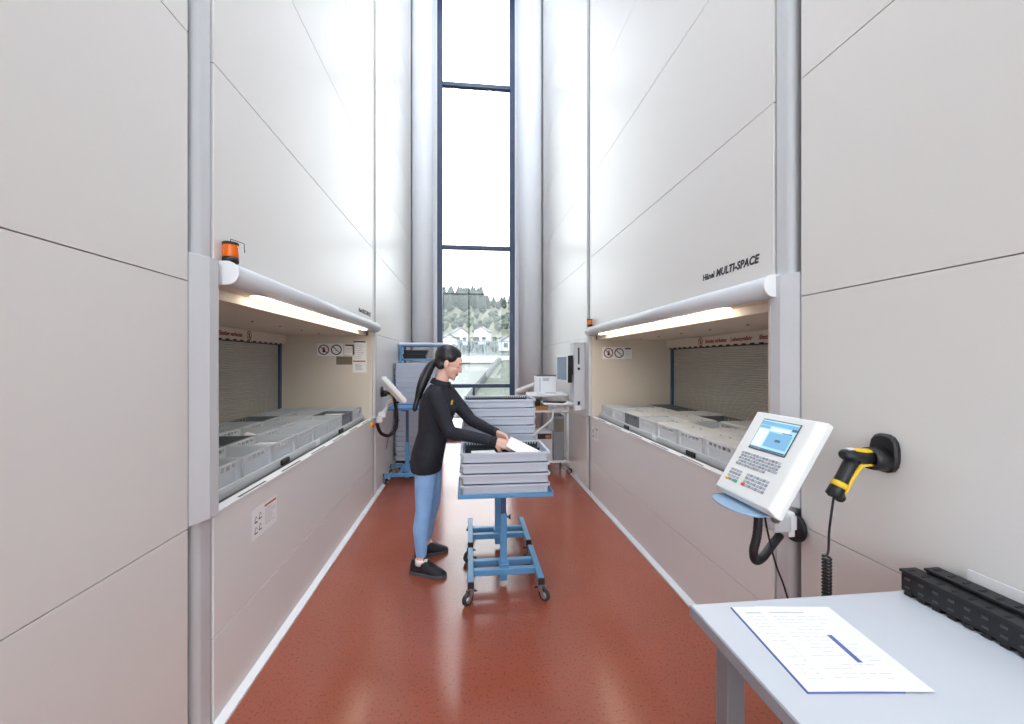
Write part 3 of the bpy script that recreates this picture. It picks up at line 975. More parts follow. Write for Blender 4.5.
# ================================================================ control terminals
def make_terminal(label, Wt=0.287, Ht=0.355):
    """local: x along the width, y up the face, z out of the face, origin at the centre of the face"""
    t = empty('control_terminal')
    tag(t, label, 'terminal', 'control terminals on swivel arms')
    hx, hy = Wt / 2, Ht / 2
    h = MB()
    ring = []
    def R4(x0, x1, y0, y1, z): return [(x0, y0, z), (x1, y0, z), (x1, y1, z), (x0, y1, z)]
    vs = R4(-hx, hx, -hy, hy, 0) + R4(-hx - 0.012, hx + 0.024, -hy - 0.012, hy + 0.010, -0.022) + R4(-hx - 0.012, hx + 0.024, -hy - 0.012, hy + 0.010, -0.045) + R4(-hx + 0.05, hx - 0.05, -hy + 0.05, hy - 0.05, -0.085)
    fs = [(0, 1, 2, 3), (15, 14, 13, 12)]
    for k in range(3):
        for i in range(4):
            fs.append((k * 4 + i, k * 4 + (i + 1) % 4, k * 4 + 4 + (i + 1) % 4, k * 4 + 4 + i))
    h.add(vs, fs)
    h.build('housing', 'offwhite', t, 0.004)
    # screen
    sw, sh = 0.175, 0.128
    cx, cy = 0.006, 0.085
    bz = MB()
    bz.box(cx - sw / 2 - 0.004, cx + sw / 2 + 0.004, cy - sh / 2 - 0.004, cy + sh / 2 + 0.004, 0.0004, 0.0025)
    scr = bz.build('screen', 'dark_grey', t, 0.0008)
    d = MB()
    z0, z1 = 0.0026, 0.0032
    d.box(cx - sw / 2, cx + sw / 2, cy - sh / 2, cy + sh / 2, z0, z1, 0)
    d.box(cx - sw / 2, cx + sw / 2, cy + sh / 2 - 0.022, cy + sh / 2 - 0.006, z1, z1 + .0003, 2)
    d.box(cx - sw / 2 + 0.004, cx - sw / 2 + 0.05, cy + 0.028, cy + 0.040, z1, z1 + .0003, 2)
    d.box(cx - sw / 2, cx - sw / 2 + 0.052, cy - sh / 2 + 0.012, cy + 0.024, z1, z1 + .0003, 1)
    d.box(cx - 0.03, cx + 0.06, cy + 0.022, cy + 0.036, z1, z1 + .0003, 1)
    d.box(cx - 0.028, cx + sw / 2 - 0.006, cy - 0.046, cy + 0.016, z1, z1 + .0003, 2)
    d.box(cx + 0.015, cx + 0.04, cy - 0.02, cy - 0.01, z1, z1 + .0005, 3)
    d.box(cx + 0.03, cx + 0.075, cy + 0.018, cy + 0.022, z1, z1 + .0005, 3)
    d.box(cx + sw / 2 - 0.022, cx + sw / 2, cy + 0.034, cy + 0.044, z1, z1 + .0005, 3)
    d.box(cx - sw / 2, cx + sw / 2, cy - sh / 2, cy - sh / 2 + 0.008, z1, z1 + .0003, 4)
    for k in range(8):
        d.box(cx - sw / 2 + 0.06 + k * 0.014, cx - sw / 2 + 0.071 + k * 0.014, cy - sh / 2 + 0.001, cy - sh / 2 + 0.007, z1, z1 + .0005, 3)
    d.build('display', ['scr_base', 'scr_pale', 'scr_blue', 'scr_dark', 'scr_grey'], scr)
    # keypads
    ky = MB()
    def key(x, y, w, hgt, mi=0):
        ky.rings([(w, hgt, 0, 0.001), (w, hgt, 0.0012, 0.001), (w - 0.003, hgt - 0.003, 0.0024, 0.001)], mi, Matrix.Translation((x, y, 0.0002)), nseg=1)
    for r in range(5):
        for c in range(13):
            if r == 4 and c > 9: continue
            if r == 3 and c == 11: continue
            key(-0.098 + c * 0.0158 + (0.004 if r % 2 else 0), -0.008 - r * 0.0125, 0.0125, 0.0095, 1 if (r + c) % 3 else 0)
    key(0.083, -0.0395, 0.02, 0.022, 0)
    for r in range(4):
        for c in range(4):
            col_ = 0
            if r == 3 and c == 0: continue
            if r == 3 and c == 3: continue
            key(-0.105 + c * 0.0165, -0.088 - r * 0.014, 0.0135, 0.0105, 1 if r % 2 else 0)
        for c in range(7):
            if r == 3 and c == 0: continue
            key(-0.014 + c * 0.0165, -0.088 - r * 0.014, 0.0135, 0.0105, 1 if (r + c) % 2 else 0)
    kk = ky.build('keypad_keys', ['key', 'key2'], t); tag(kk, kind='stuff')
    for nm, x, mt in (('yellow', -0.105, 'yellow'), ('green', -0.0555, 'button_green'), ('red', -0.014, 'button_red')):
        MB().rings([(0.015, 0.012, 0, 0.001), (0.015, 0.012, 0.003, 0.001), (0.012, 0.009, 0.005, 0.001)], nseg=1).build('colour_key', mt, t, M=Matrix.Translation((x, -0.130, 0.0002)))
    return t


term = make_terminal('off-white control terminal with lit screen and keypads above the white desk')
TL = Vector((1.209, 1.58, 1.357))
rv, dn = Vector((0.02, -1, 0)).normalized(), Vector((-0.19, 0.0, -0.302)).normalized()
Mt = frame((0, 0, 0), rv, -dn)
cen = TL + rv * 0.1435 + dn * 0.1775
Mt.translation = cen
term.matrix_world = Mt
Ti = Mt.inverted()


def wpts(pts, inv):
    return [inv @ Vector(p) for p in pts]


def world_child(mb, name, mats, parent, inv, bevel=0.0):
    """geometry given in room coordinates, stored in the parent's frame"""
    return mb.build(name, mats, parent, bevel, M=inv)


# blue-grey rounded shelf under the lower edge
sp = MB()
yl, yr = TL.y + 0.0, TL.y - 0.25
arc = []
for k in range(17):
    a = math.pi * k / 16
    arc.append((1.03 - 0.068 * math.sin(a), (yl + yr) / 2 + 0.125 * math.cos(a)))
sp.prism(arc + [(1.10, yr), (1.10, yl)], 1.014, 1.021, 'z')
world_child(sp, 'mouse_shelf', 'blue_shelf', term, Ti, 0.002)
ar = MB()
ar.tube([(1.16, 1.43, 1.10), (1.20, 1.47, 0.99), (1.29, 1.58, 0.90)], 0.018, 12)
world_child(ar, 'arm', 'alu_dark', term, Ti)
ar = MB()
ar.box(1.275, 1.355, 1.565, 1.655, 0.845, 0.92)
world_child(ar, 'arm_joint', 'alu', term, Ti, 0.012)
ar = MB()
ar.box(1.35, 1.38, 1.58, 1.66, 0.82, 0.925).box(1.375, 1.41, 1.60, 1.65, 0.84, 0.90)
world_child(ar, 'wall_bracket', 'white', term, Ti, 0.004)
ar = MB()
ar.cyl((1.405, 1.625, 0.845), (1.424, 1.625, 0.845), 0.062, 24)
world_child(ar, 'bracket_disc', 'black', term, Ti, 0.003)


def smooth_path(ps, n=6):
    ps = [Vector(p) for p in ps]
    out_ = []
    for i in range(len(ps) - 1):
        p0 = ps[max(i - 1, 0)]; p1 = ps[i]; p2 = ps[i + 1]; p3 = ps[min(i + 2, len(ps) - 1)]
        for k in range(n):
            t_ = k / n
            out_.append(0.5 * ((2 * p1) + (p2 - p0) * t_ + (2 * p0 - 5 * p1 + 4 * p2 - p3) * t_ ** 2 + (3 * p1 - p0 - 3 * p2 + p3) * t_ ** 3))
    out_.append(ps[-1])
    return out_


ho = MB()
hp = smooth_path([P(759, 495, 1.66), P(758.5, 513, 1.64), P(757, 535, 1.64), P(753.5, 551, 1.64), P(755.5, 560.5, 1.65), P(763, 557, 1.67), P(772, 545, 1.70), P(780, 535, 1.73)], 10)
ho.tube(hp, [0.0158 + 0.001 * (k % 2) for k in range(len(hp))], 14)
world_child(ho, 'cable_hose', 'black', term, Ti)
cb = MB()
cb.tube(smooth_path([P(763, 500, 1.67), P(764.5, 515, 1.67), P(769, 538, 1.68), P(776, 565, 1.68), P(787, 596, 1.70), (1.33, 1.45, 0.3), (1.34, 1.45, 0.012)]), 0.004, 8)
world_child(cb, 'cable', 'black', term, Ti)


def place_terminal(label, TLp, rvv, dnn):
    t2 = make_terminal(label)
    M2 = frame((0, 0, 0), rvv, -Vector(dnn))
    M2.translation = Vector(TLp) + Vector(rvv).normalized() * 0.1435 + Vector(dnn).normalized() * 0.1775
    t2.matrix_world = M2
    return t2, M2.inverted()


# the twin on the left lift, seen almost edge-on
TLl = P(386, 377, 4.58)
dnl = P(407.5, 401, 4.54) - TLl
t2, i2 = place_terminal('off-white control terminal turned edge-on beside the woman, above the empty trolley', TLl, (-0.2, 1, 0), dnl)
b0 = P(386, 411, 4.95)
ar = MB(); ar.tube(smooth_path([P(402, 397, 4.7), P(396, 399.5, 4.75), P(388.5, 402, 4.8), P(387, 407, 4.86), P(383, 413, 4.83)]), 0.022, 10)
world_child(ar, 'arm', 'white', t2, i2)
ar = MB(); ar.cbox(P(382.5, 414.5, 4.83), (0.09, 0.09, 0.07)); world_child(ar, 'arm_joint', 'white', t2, i2, 0.012)
ar = MB(); ar.cbox(P(379.6, 420, 4.73), (0.08, 0.07, 0.06)); world_child(ar, 'arm_joint', 'white', t2, i2, 0.012)
ar = MB(); ar.box(XL + 0.001, XL + 0.05, 4.87, 4.94, 0.86, 0.92); world_child(ar, 'wall_bracket', 'white', t2, i2, 0.006)
ho = MB()
hp = smooth_path([P(393, 392, 4.68), P(394.5, 400, 4.7), P(396.5, 414, 4.75), P(396, 428, 4.8), P(389, 435.5, 4.75), P(381, 433, 4.66), P(377, 424, 4.58)], 10)
ho.tube(hp, [0.0185 + 0.0012 * (k % 2) for k in range(len(hp))], 12)
world_child(ho, 'cable_hose', 'black', t2, i2)

# another one farther along the right wall, tilted back
TLr = P(538, 380.5, 6.75)
dnr = P(513, 391.0, 6.6) - TLr
t3, i3 = place_terminal('off-white control terminal turned edge-on in front of the window, behind the tall tray stack', TLr, (-0.3, -1, 0), dnr)
ar = MB(); ar.tube(smooth_path([P(528, 388, 6.7), P(531, 394, 6.72), P(540, 396, 6.75), P(549, 394, 6.8)]), 0.02, 10)
pe = P(549, 394, 6.8)
ar.tube([pe, (XR - 0.001, pe.y + 0.05, pe.z)], 0.02, 10)
world_child(ar, 'arm', 'alu', t3, i3)


# ================================================================ hand scanners in wall cups
def make_scanner(hp_, sgn, yv, label, clabel, coil=True):
    """hp_: wall point behind the cup; sgn = direction from the wall into the aisle"""
    hp_ = Vector(hp_)
    c = empty('scanner_holder', hp_); tag(c, clabel, 'scanner holder', 'wall cups for scanners')
    S = lambda x, y, z: (sgn * x, y, z)
    b = MB()
    n = 20
    vs = []
    for e, sc in ((0.0, 1.0), (0.014, 1.0), (0.02, 0.9)):
        for k in range(n):
            a = 2 * math.pi * k / n
            cx_, cz_ = math.cos(a), math.sin(a)
            rr_ = 1 / (abs(cx_) ** 2.8 + abs(cz_) ** 2.8) ** (1 / 2.8)
            vs.append(S(e + 0.0006, cx_ * rr_ * 0.047 * sc, 0.006 + cz_ * rr_ * 0.066 * sc))
    fs = [(j * n + k, j * n + (k + 1) % n, j * n + n + (k + 1) % n, j * n + n + k) for j in range(2) for k in range(n)] + [list(range(n))[::-1], [2 * n + k for k in range(n)]]
    b.add(vs, fs, smooth=False)
    b.build('back_plate', 'black', c, 0.002)
    cup = MB()
    rings_ = []
    for x, ry, rz_, zc in ((0.021, 0.043, 0.042, -0.014), (0.055, 0.041, 0.039, -0.012), (0.075, 0.039, 0.036, -0.010)):
        rings_.append([S(x, ry * math.cos(2 * math.pi * k / n), zc + rz_ * math.sin(2 * math.pi * k / n)) for k in range(n)])
    vin = [[S(x, ry * math.cos(2 * math.pi * k / n), zc + rz_ * math.sin(2 * math.pi * k / n)) for k in range(n)] for x, ry, rz_, zc in ((0.075, 0.034, 0.032, -0.009), (0.03, 0.035, 0.033, -0.009))]
    allr = rings_ + vin
    vs = [p for r in allr for p in r]
    fs = [(j * n + k, j * n + (k + 1) % n, j * n + n + (k + 1) % n, j * n + n + k) for j in range(len(allr) - 1) for k in range(n)] + [list(range(n))[::-1], [(len(allr) - 1) * n + k for k in range(n)]]
    cup.add(vs, fs, smooth=True)
    cup.build('cup', 'black', c)
    S = lambda x, y, z: (sgn * x * 0.88, y, z - 0.008)
    s = empty('hand_scanner', hp_); tag(s, label, 'scanner', 'yellow and black hand scanners')
    b = MB()
    b.tube([S(0.04, 0, 0), S(0.07, 0, 0), S(0.11, 0, 0.002), S(0.145, 0, 0.008), S(0.168, 0, 0.012), S(0.176, 0, 0.012)],
           [(0.022, 0.026), (0.022, 0.026), (0.022, 0.024), (0.023, 0.021), (0.020, 0.016), (0.012, 0.008)], 16)
    b.build('scanner_head', 'black', s)
    b = MB()
    b.tube([S(0.135, 0, -0.005), S(0.152, 0, -0.028), S(0.172, 0, -0.058), S(0.195, 0, -0.092), S(0.208, 0, -0.113), S(0.211, 0, -0.119)],
           [0.021, 0.019, 0.0185, 0.021, 0.023, 0.013], 14)
    b.tube([S(0.195, 0, -0.10), S(0.180, 0, -0.126), S(0.177, 0, -0.132)], [0.017, 0.014, 0.007], 12)
    b.build('grip', 'black', s)
    b = MB()
    b.tube([S(0.055, 0, 0.022), S(0.10, 0, 0.0215), S(0.128, 0, 0.026), S(0.140, 0, 0.026)], [(0.019, 0.007), (0.019, 0.007), (0.018, 0.007), (0.01, 0.003)], 12)
    b.tube([S(0.06, 0, -0.02), S(0.09, 0, -0.019), S(0.112, 0, -0.022), S(0.131, 0, -0.044), S(0.149, 0, -0.068), S(0.168, 0, -0.103), S(0.169, 0, -0.112)],
           [(0.018, 0.008), (0.018, 0.008), (0.016, 0.01), (0.015, 0.009), (0.014, 0.008), (0.012, 0.006), (0.006, 0.004)], 12)
    b.tube([S(0.182, 0, -0.073), S(0.192, 0, -0.088)], [0.0212, 0.0225], 14)
    b.build('yellow_trim', 'yellow', s)
    b = MB()
    b.tube([S(0.135, 0, 0.029), S(0.16, 0, 0.028)], [(0.012, 0.003), (0.012, 0.003)], 10)
    b.build('label_plate', 'crate_pale', s)
    cord = MB()
    st = Vector(S(0.207, 0, -0.118))
    pth = smooth_path([st, st + Vector((0, 0.005, -0.03)), st + Vector((sgn * 0.004, 0.012, -0.11)), st + Vector((sgn * 0.004, 0.016, -0.178)), st + Vector((sgn * 0.016, 0.02, -0.192))], 6)
    if coil:
        z0 = pth[-1].z
        cx_, cy_ = pth[-1].x - sgn * 0.011, pth[-1].y
        turns = 34
        for k in range(turns * 10):
            a = 2 * math.pi * k / 10
            pth.append(Vector((cx_ + sgn * 0.011 * math.cos(a), cy_ + 0.011 * math.sin(a), z0 - 0.0105 * k / 10)))
    else:
        pth += smooth_path([pth[-1], st + Vector((-sgn * 0.08, -0.02, -0.32)), st + Vector((-sgn * 0.12, -0.03, -0.5))], 6)[1:]
    cord.tube(pth, 0.0034, 6)
    cord.build('cord', 'black', s)
    s.scale = (1.1, 1.1, 1.1)
    return s


make_scanner((XR, 1.245, 1.248), -1, 0, 'yellow and black hand scanner hanging in the wall cup above the desk', 'black wall cup holding the scanner above the desk')
make_scanner((XL, 5.15, 1.18), 1, 0, 'yellow and black hand scanner on the wall beside the edge-on terminal', 'black wall cup for the scanner behind the woman', coil=False)

# ================================================================ desk in the right foreground
DZ = 0.86
K = 0.922
dk = empty('work_desk', (1.03, 0.2, 0)); tag(dk, 'white work desk with grey edge along the wall under the terminal', 'desk')
MB().box(0.645 - 1.03, 1.425 - 1.03, -0.9, 0.915, DZ - 0.028, DZ).build('desk_top', 'desk', dk, 0.002)
MB().box(0.639 - 1.03, 0.6447 - 1.03, -0.9, 0.915, DZ - 0.03, DZ - 0.001).build('edge_band', 'desk_edge', dk)
for x in (-0.33, 0.33):
    for y in (-0.8, 0.82):
        MB().box(x - 0.025, x + 0.025, y - 0.025, y + 0.025, 0, DZ - 0.0285).build('leg', 'alu_dark', dk, 0.003)
for x in (-0.33, 0.33):
    MB().box(x - 0.02, x + 0.02, -0.775, 0.795, DZ - 0.08, DZ - 0.0285).build('frame_rail', 'alu_dark', dk)


def sheet(name, corner, ang, z, label, bar):
    """A4 sheet; corner = far left corner on the desk, x to the right, y towards the camera"""
    M = frame((corner[0], corner[1], z), (math.cos(ang), math.sin(ang), 0), (-math.sin(ang), math.cos(ang), 0))
    t = empty(name, M=M); tag(t, label, 'paper', 'printed sheets on the desk')
    MB().box(0, 0.21, -0.297, 0, 0, 0.0008).build('sheet', 'paper', t)
    pm = MB()
    rnd = random.Random(21)
    pm.box(0.025, 0.12, -0.03, -0.026, 0.0008, 0.0011)
    for k in range(17):
        y = -0.045 - k * 0.0135
        x = 0.025
        while x < 0.15:
            w_ = rnd.uniform(0.008, 0.03)
            if rnd.random() < 0.75:
                pm.box(x, min(x + w_, 0.185), y - 0.0011, y, 0.0008, 0.0011)
            x += w_ + 0.006
    p_ = pm.build('print', 'grey_print', t)
    if bar:
        MB().box(0.115, 0.127, -0.215, -0.12, 0.0008, 0.0012).build('blue_bar', 'blue_print', t)
    return t


sheet('printed_sheet', (0.819 * K - 0.004, 1.179 * K), -0.1, DZ + 0.0028, 'printed white sheet partly under another sheet on the desk', False)
sheet('printed_sheet', (0.885 * K, 1.172 * K), -0.12, DZ + 0.0042, 'printed white sheet with a blue bar lying on top on the desk', True)
o = MB().box(0, 0.212, -0.299, 0, 0, 0.0022).build('blue_folder', 'blue_print', M=frame((0.819 * K - 0.008, 1.179 * K, DZ + 0.0003), (math.cos(-0.1), math.sin(-0.1), 0), (-math.sin(-0.1), math.cos(-0.1), 0)))
tag(o, 'thin blue folder under the printed sheets on the desk', 'folder')

# black plastic divider strips at the wall end of the desk
def divider_block(name, x0, x1, y0, y1, z0, h, label):
    t = empty(name, (x0, y0, z0)); tag(t, label, 'divider strip', 'black divider strips on the desk')
    b = MB()
    w, l = x1 - x0, y1 - y0
    b.box(0, w, 0, l, 0.010, h - 0.008)
    n = int(l / 0.036)
    for k in range(n):
        y = (k + 0.5) * l / n
        b.box(-0.003, w, y - 0.012, y + 0.009, 0.0, 0.0105)
    b.build('strip_body', 'black', t, 0.002)
    lp = MB()
    lp.box(-0.008, w + 0.002, 0, l, h - 0.0078, h)
    lp.build('top_lip', 'black', t, 0.0015)
    for k in range(n):
        y = (k + 0.5) * l / n
        MB().box(0.004, 0.026, y - 0.003, y + 0.003, h + 0.0002, h + 0.002).build('slot_rib', 'black_soft', t)
        MB().box(-0.0022, -0.0002, y - 0.007, y + 0.007, h * 0.62, h * 0.72).build('notch', 'dark_grey', t)
        MB().box(-0.0022, -0.0002, y - 0.007, y + 0.007, h * 0.30, h * 0.38).build('notch', 'dark_grey', t)
    return t


divider_block('divider_strip', 1.318, 1.366, 0.55, 1.105, DZ + 0.0005, 0.075, 'black slotted divider strip standing on the desk, farther from the wall')
divider_block('divider_strip', 1.372, 1.412, 0.50, 1.08, DZ + 0.0005, 0.086, 'black slotted divider strip standing on the desk, next to the wall')
o = MB().box(1.4165, 1.4215, 0.45, 1.01, DZ + 0.0005, DZ + 0.115).build('cover_plate', 'white'); tag(o, 'thin white plate leaning against the wall behind the divider strips', 'plate')

# ================================================================ workstation at the right wall
ws = empty('monitor_mount', (XR, 4.95, 0)); tag(ws, 'white wall column with swivel arm for monitor and keyboard beside the lift', 'monitor mount')
Wi = Matrix.Translation((-XR, -4.95, 0))
x0_, x1_ = 1.285, 1.4295
b = MB().box(x0_, x1_, 4.86, 5.05, 0.96, 1.79); world_child(b, 'column_housing', 'fairing', ws, Wi, 0.004)
b = MB().box(x0_ - 0.006, x1_, 4.852, 5.055, 1.7905, 1.80); world_child(b, 'column_cap', 'white', ws, Wi, 0.002)
b = MB().box(1.335, 1.355, 4.8565, 4.8598, 1.53, 1.735); world_child(b, 'slot', 'black', ws, Wi)
b = MB().box(1.33, 1.36, 4.845, 4.8598, 1.46, 1.49).box(1.33, 1.36, 4.845, 4.8598, 1.03, 1.075); world_child(b, 'lock_knob', 'black', ws, Wi, 0.003)
b = MB().cbox((1.335, 4.89, 0.99), (0.08, 0.1, 0.055)).box(1.2, 1.33, 4.93, 4.97, 1.0, 1.03); world_child(b, 'arm_joint', 'white', ws, Wi, 0.008)
b = MB().tube(smooth_path([(1.33, 4.95, 1.015), (1.22, 4.97, 1.012), (1.1, 5.0, 1.02)]), 0.018, 10); world_child(b, 'arm', 'white', ws, Wi)
b = MB().box(1.262, 1.2845, 4.9, 5.0, 1.40, 1.64); world_child(b, 'monitor_bracket', 'black', ws, Wi, 0.004)
b = MB().tube([(1.262, 4.95, 1.52), (1.228, 4.965, 1.51)], 0.022, 10); world_child(b, 'monitor_arm', 'dark_grey', ws, Wi)
# keyboard tray
kt = MB(); kt.prism([(0.90, 4.80), (1.10, 4.74), (1.27, 4.83), (1.28, 5.0), (1.14, 5.10), (0.92, 5.1)], 1.04, 1.058, 'z')
world_child(kt, 'keyboard_tray', 'white', ws, Wi, 0.004)
kb = empty('keyboard', M=Matrix.Translation((1.05, 4.91, 1.0585)) @ Matrix.Rotation(-0.5, 4, 'Z')); tag(kb, 'black keyboard on the white swivel tray under the monitor', 'keyboard')
MB().rings([(0.27, 0.14, 0, 0.01), (0.27, 0.14, 0.012, 0.01)]).build('keyboard_base', 'black', kb)
b = MB()
for r in range(5):
    for c in range(14):
        b.rings([(0.015, 0.018, 0, 0.002), (0.012, 0.015, 0.006, 0.002)], 0, Matrix.Translation((-0.12 + c * 0.0185, 0.048 - r * 0.0235, 0.0122)), nseg=1)
k_ = b.build('keyboard_keys', 'dark_grey', kb); tag(k_, kind='stuff')
# monitor
Mm = frame((1.165, 4.985, 1.47), Vector((0.13, -0.99, 0)), (0, 0, 1))
mo = empty('monitor', M=Mm); tag(mo, 'flat monitor with white bezel on the wall column, turned to the aisle', 'monitor')
MB().box(-0.19, 0.19, -0.165, 0.165, -0.06, -0.004).build('monitor_back', 'black', mo, 0.004)
b = MB(); b.box(-0.19, 0.19, -0.165, -0.135, -0.0038, 0.006).box(-0.19, 0.19, 0.145, 0.165, -0.0038, 0.006).box(-0.19, -0.17, -0.135, 0.145, -0.0038, 0.006).box(0.17, 0.19, -0.135, 0.145, -0.0038, 0.006)
b.build('bezel', 'white', mo, 0.002)
MB().box(-0.1695, 0.1695, -0.1345, 0.1445, -0.0036, 0.001).build('screen', 'scr_grey', mo)

# equipment cart behind it
ct = empty('equipment_cart', (1.13, 5.75, 0)); tag(ct, 'white tubular equipment cart under the printer by the wall', 'cart')
for sx in (-1, 1):
    for sy in (-1, 1):
        MB().cyl((sx * 0.24, sy * 0.23, 0.1), (sx * 0.24, sy * 0.23, 1.08 if sy > 0 else 1.07), 0.016, 12).build('post', 'white', ct)
        castor(ct, sx * 0.24, sy * 0.23, 0.4 * sx + sy, False)
for z in (0.16, 0.86):
    MB().box(-0.26, 0.26, -0.25, 0.25, z, z + 0.022).build('shelf', 'white', ct, 0.003)
MB().prism([(-0.36, -0.30), (0.24, -0.27), (0.27, 0.26), (-0.27, 0.26)], 1.081, 1.106, 'z').build('top_board', 'white', ct, 0.004)
b = MB().tube(smooth_path([(-0.26, -0.28, 0.55), (-0.12, -0.28, 0.66), (-0.0, -0.28, 0.76), (0.02, -0.275, 0.84), (0.02, -0.265, 0.90)]), 0.014, 10)
b.build('bent_tube', 'white', ct)
Pr = empty('label_printer', (1.10, 5.78, 1.107)); tag(Pr, 'white box-shaped printer with dark lid on the cart', 'printer')
MB().box(-0.135, 0.135, -0.15, 0.16, 0, 0.245).build('printer_body', 'white', Pr, 0.008)
MB().box(-0.137, 0.137, -0.14, 0.162, 0.2455, 0.262).build('printer_lid', 'dark_grey', Pr, 0.004)
MB().box(-0.02, 0.12, -0.1525, -0.1503, 0.012, 0.024).build('output_slot', 'grey_print', Pr)
MB().box(-0.06, 0.03, -0.1525, -0.1503, 0.18, 0.225).build('control_panel', 'grey_print', Pr)
MB().box(-0.12, -0.09, -0.1525, -0.1503, 0.02, 0.22).build('side_seam', 'crate', Pr)
o = MB().box(-0.13, 0.13, -0.12, 0.12, 0, 0.06).build('cardboard_box', 'cardboard', None, 0.003); o.location = (0.97, 5.66, 0.8825); tag(o, 'brown cardboard box on the upper shelf of the cart', 'box')
d_ = empty('black_device', (0.93, 5.66, 0.943)); tag(d_, 'black device standing on the brown cardboard box', 'device')
MB().box(-0.07, 0.07, -0.06, 0.06, 0, 0.09).build('device_body', 'black', d_, 0.006)
MB().cyl((-0.03, 0, 0.0905), (-0.03, 0, 0.12), 0.03, 14).build('device_knob', 'black_soft', d_, 0.003)
pc = empty('computer_tower', (1.24, 5.68, 0.1825)); tag(pc, 'grey computer tower standing on the lower shelf of the cart', 'computer')
MB().box(-0.07, 0.09, -0.15, 0.17, 0, 0.62).build('tower_case', 'alu_dark', pc, 0.008)
MB().box(-0.055, 0.075, -0.1525, -0.1505, 0.40, 0.58).build('front_panel', 'plate_grey', pc, 0.002)
wb_ = empty('white_carton', (1.052, 5.70, 0.1825)); tag(wb_, 'white carton with a dark printed window on the lower shelf of the cart', 'carton')
MB().box(-0.128, 0.11, -0.15, 0.15, 0, 0.40).build('carton_body', 'fairing', wb_, 0.003)
MB().box(-0.10, 0.095, -0.152, -0.1502, 0.30, 0.375).build('printed_window', 'dark_print', wb_)
MB().box(0.01, 0.08, -0.153, -0.1522, 0.31, 0.355).build('yellow_patch', 'cardboard', wb_)
# ================================================================ the woman at the trolley
def blob(mb, name, voxel, smooth=4, fac=0.5):
    me = mb.mesh(name)
    o = bpy.data.objects.new(name, me)
    COL.objects.link(o)
    md = o.modifiers.new('r', 'REMESH'); md.mode = 'VOXEL'; md.voxel_size = voxel; md.use_smooth_shade = True
    if smooth:
        sm = o.modifiers.new('s', 'SMOOTH'); sm.factor = fac; sm.iterations = smooth
    dg = bpy.context.evaluated_depsgraph_get()
    out_ = bpy.data.meshes.new_from_object(o.evaluated_get(dg))
    bpy.data.objects.remove(o)
    for p in out_.polygons:
        p.use_smooth = True
    out_.name = name
    out_.materials.clear()
    return out_


def loft(mb, rings, n=24):
    """closed stack of horizontal ellipses (x, y, z, rx, ry)"""
    vs = []
    for x, y, z, rx, ry in rings:
        for k in range(n):
            a = 2 * math.pi * k / n
            vs.append((x + rx * math.cos(a), y + ry * math.sin(a), z))
    m_ = len(rings)
    fs = [(j * n + k, j * n + (k + 1) % n, j * n + n + (k + 1) % n, j * n + n + k) for j in range(m_ - 1) for k in range(n)]
    fs += [list(range(n))[::-1], [(m_ - 1) * n + k for k in range(n)]]
    mb.add(vs, fs, smooth=True)


def chain(mb, pts, rads, n=14):
    for i in range(len(pts) - 1):
        mb.caps(pts[i], pts[i + 1], rads[i], rads[i + 1], n=n)


YB = 3.13                                             # body plane
per = empty('person', (-0.3, 3.18, 0))
tag(per, 'woman in dark long-sleeved shirt and blue jeans reaching into the tray', 'person')
Pi = Matrix.Translation((0.3, -3.18, 0))

# joints
R_sh, R_el, R_wr = Vector((-0.245, 2.975, 1.325)), Vector((-0.135, 2.885, 1.065)), Vector((0.165, 2.815, 1.012))
L_sh, L_el, L_wr = Vector((-0.17, 3.255, 1.325)), Vector((0.02, 3.105, 1.115)), Vector((0.185, 2.955, 1.052))
R_hip, R_kn, R_an = Vector((-0.31, 3.06, 0.86)), Vector((-0.333, 3.05, 0.455)), Vector((-0.352, 3.035, 0.10))
L_hip, L_kn, L_an = Vector((-0.295, 3.22, 0.86)), Vector((-0.285, 3.27, 0.47)), Vector((-0.345, 3.335, 0.10))
HEAD = P(448.4, 363.3, 3.09)
NECK = Vector((-0.215, YB - 0.005, 1.39))
pitch = math.radians(22)
HR = (Matrix.Rotation(math.radians(-4), 3, 'Z') @ Matrix.Rotation(pitch, 3, 'Y'))
HM = HR.to_4x4(); HM.translation = HEAD
HM = HM @ Matrix.Scale(1.05, 4)

torso = [(-0.322, YB, 0.74, 0.106, 0.160), (-0.320, YB, 0.80, 0.114, 0.172), (-0.308, YB, 0.88, 0.117, 0.168), (-0.285, YB, 0.97, 0.112, 0.148),
         (-0.268, YB, 1.04, 0.108, 0.138), (-0.252, YB, 1.12, 0.122, 0.148), (-0.240, YB, 1.19, 0.132, 0.156), (-0.238, YB, 1.26, 0.118, 0.165), (-0.236, YB, 1.32, 0.10, 0.160),
         (-0.230, YB, 1.36, 0.082, 0.125), (-0.224, YB, 1.392, 0.062, 0.075), (-0.22, YB, 1.405, 0.05, 0.055)]


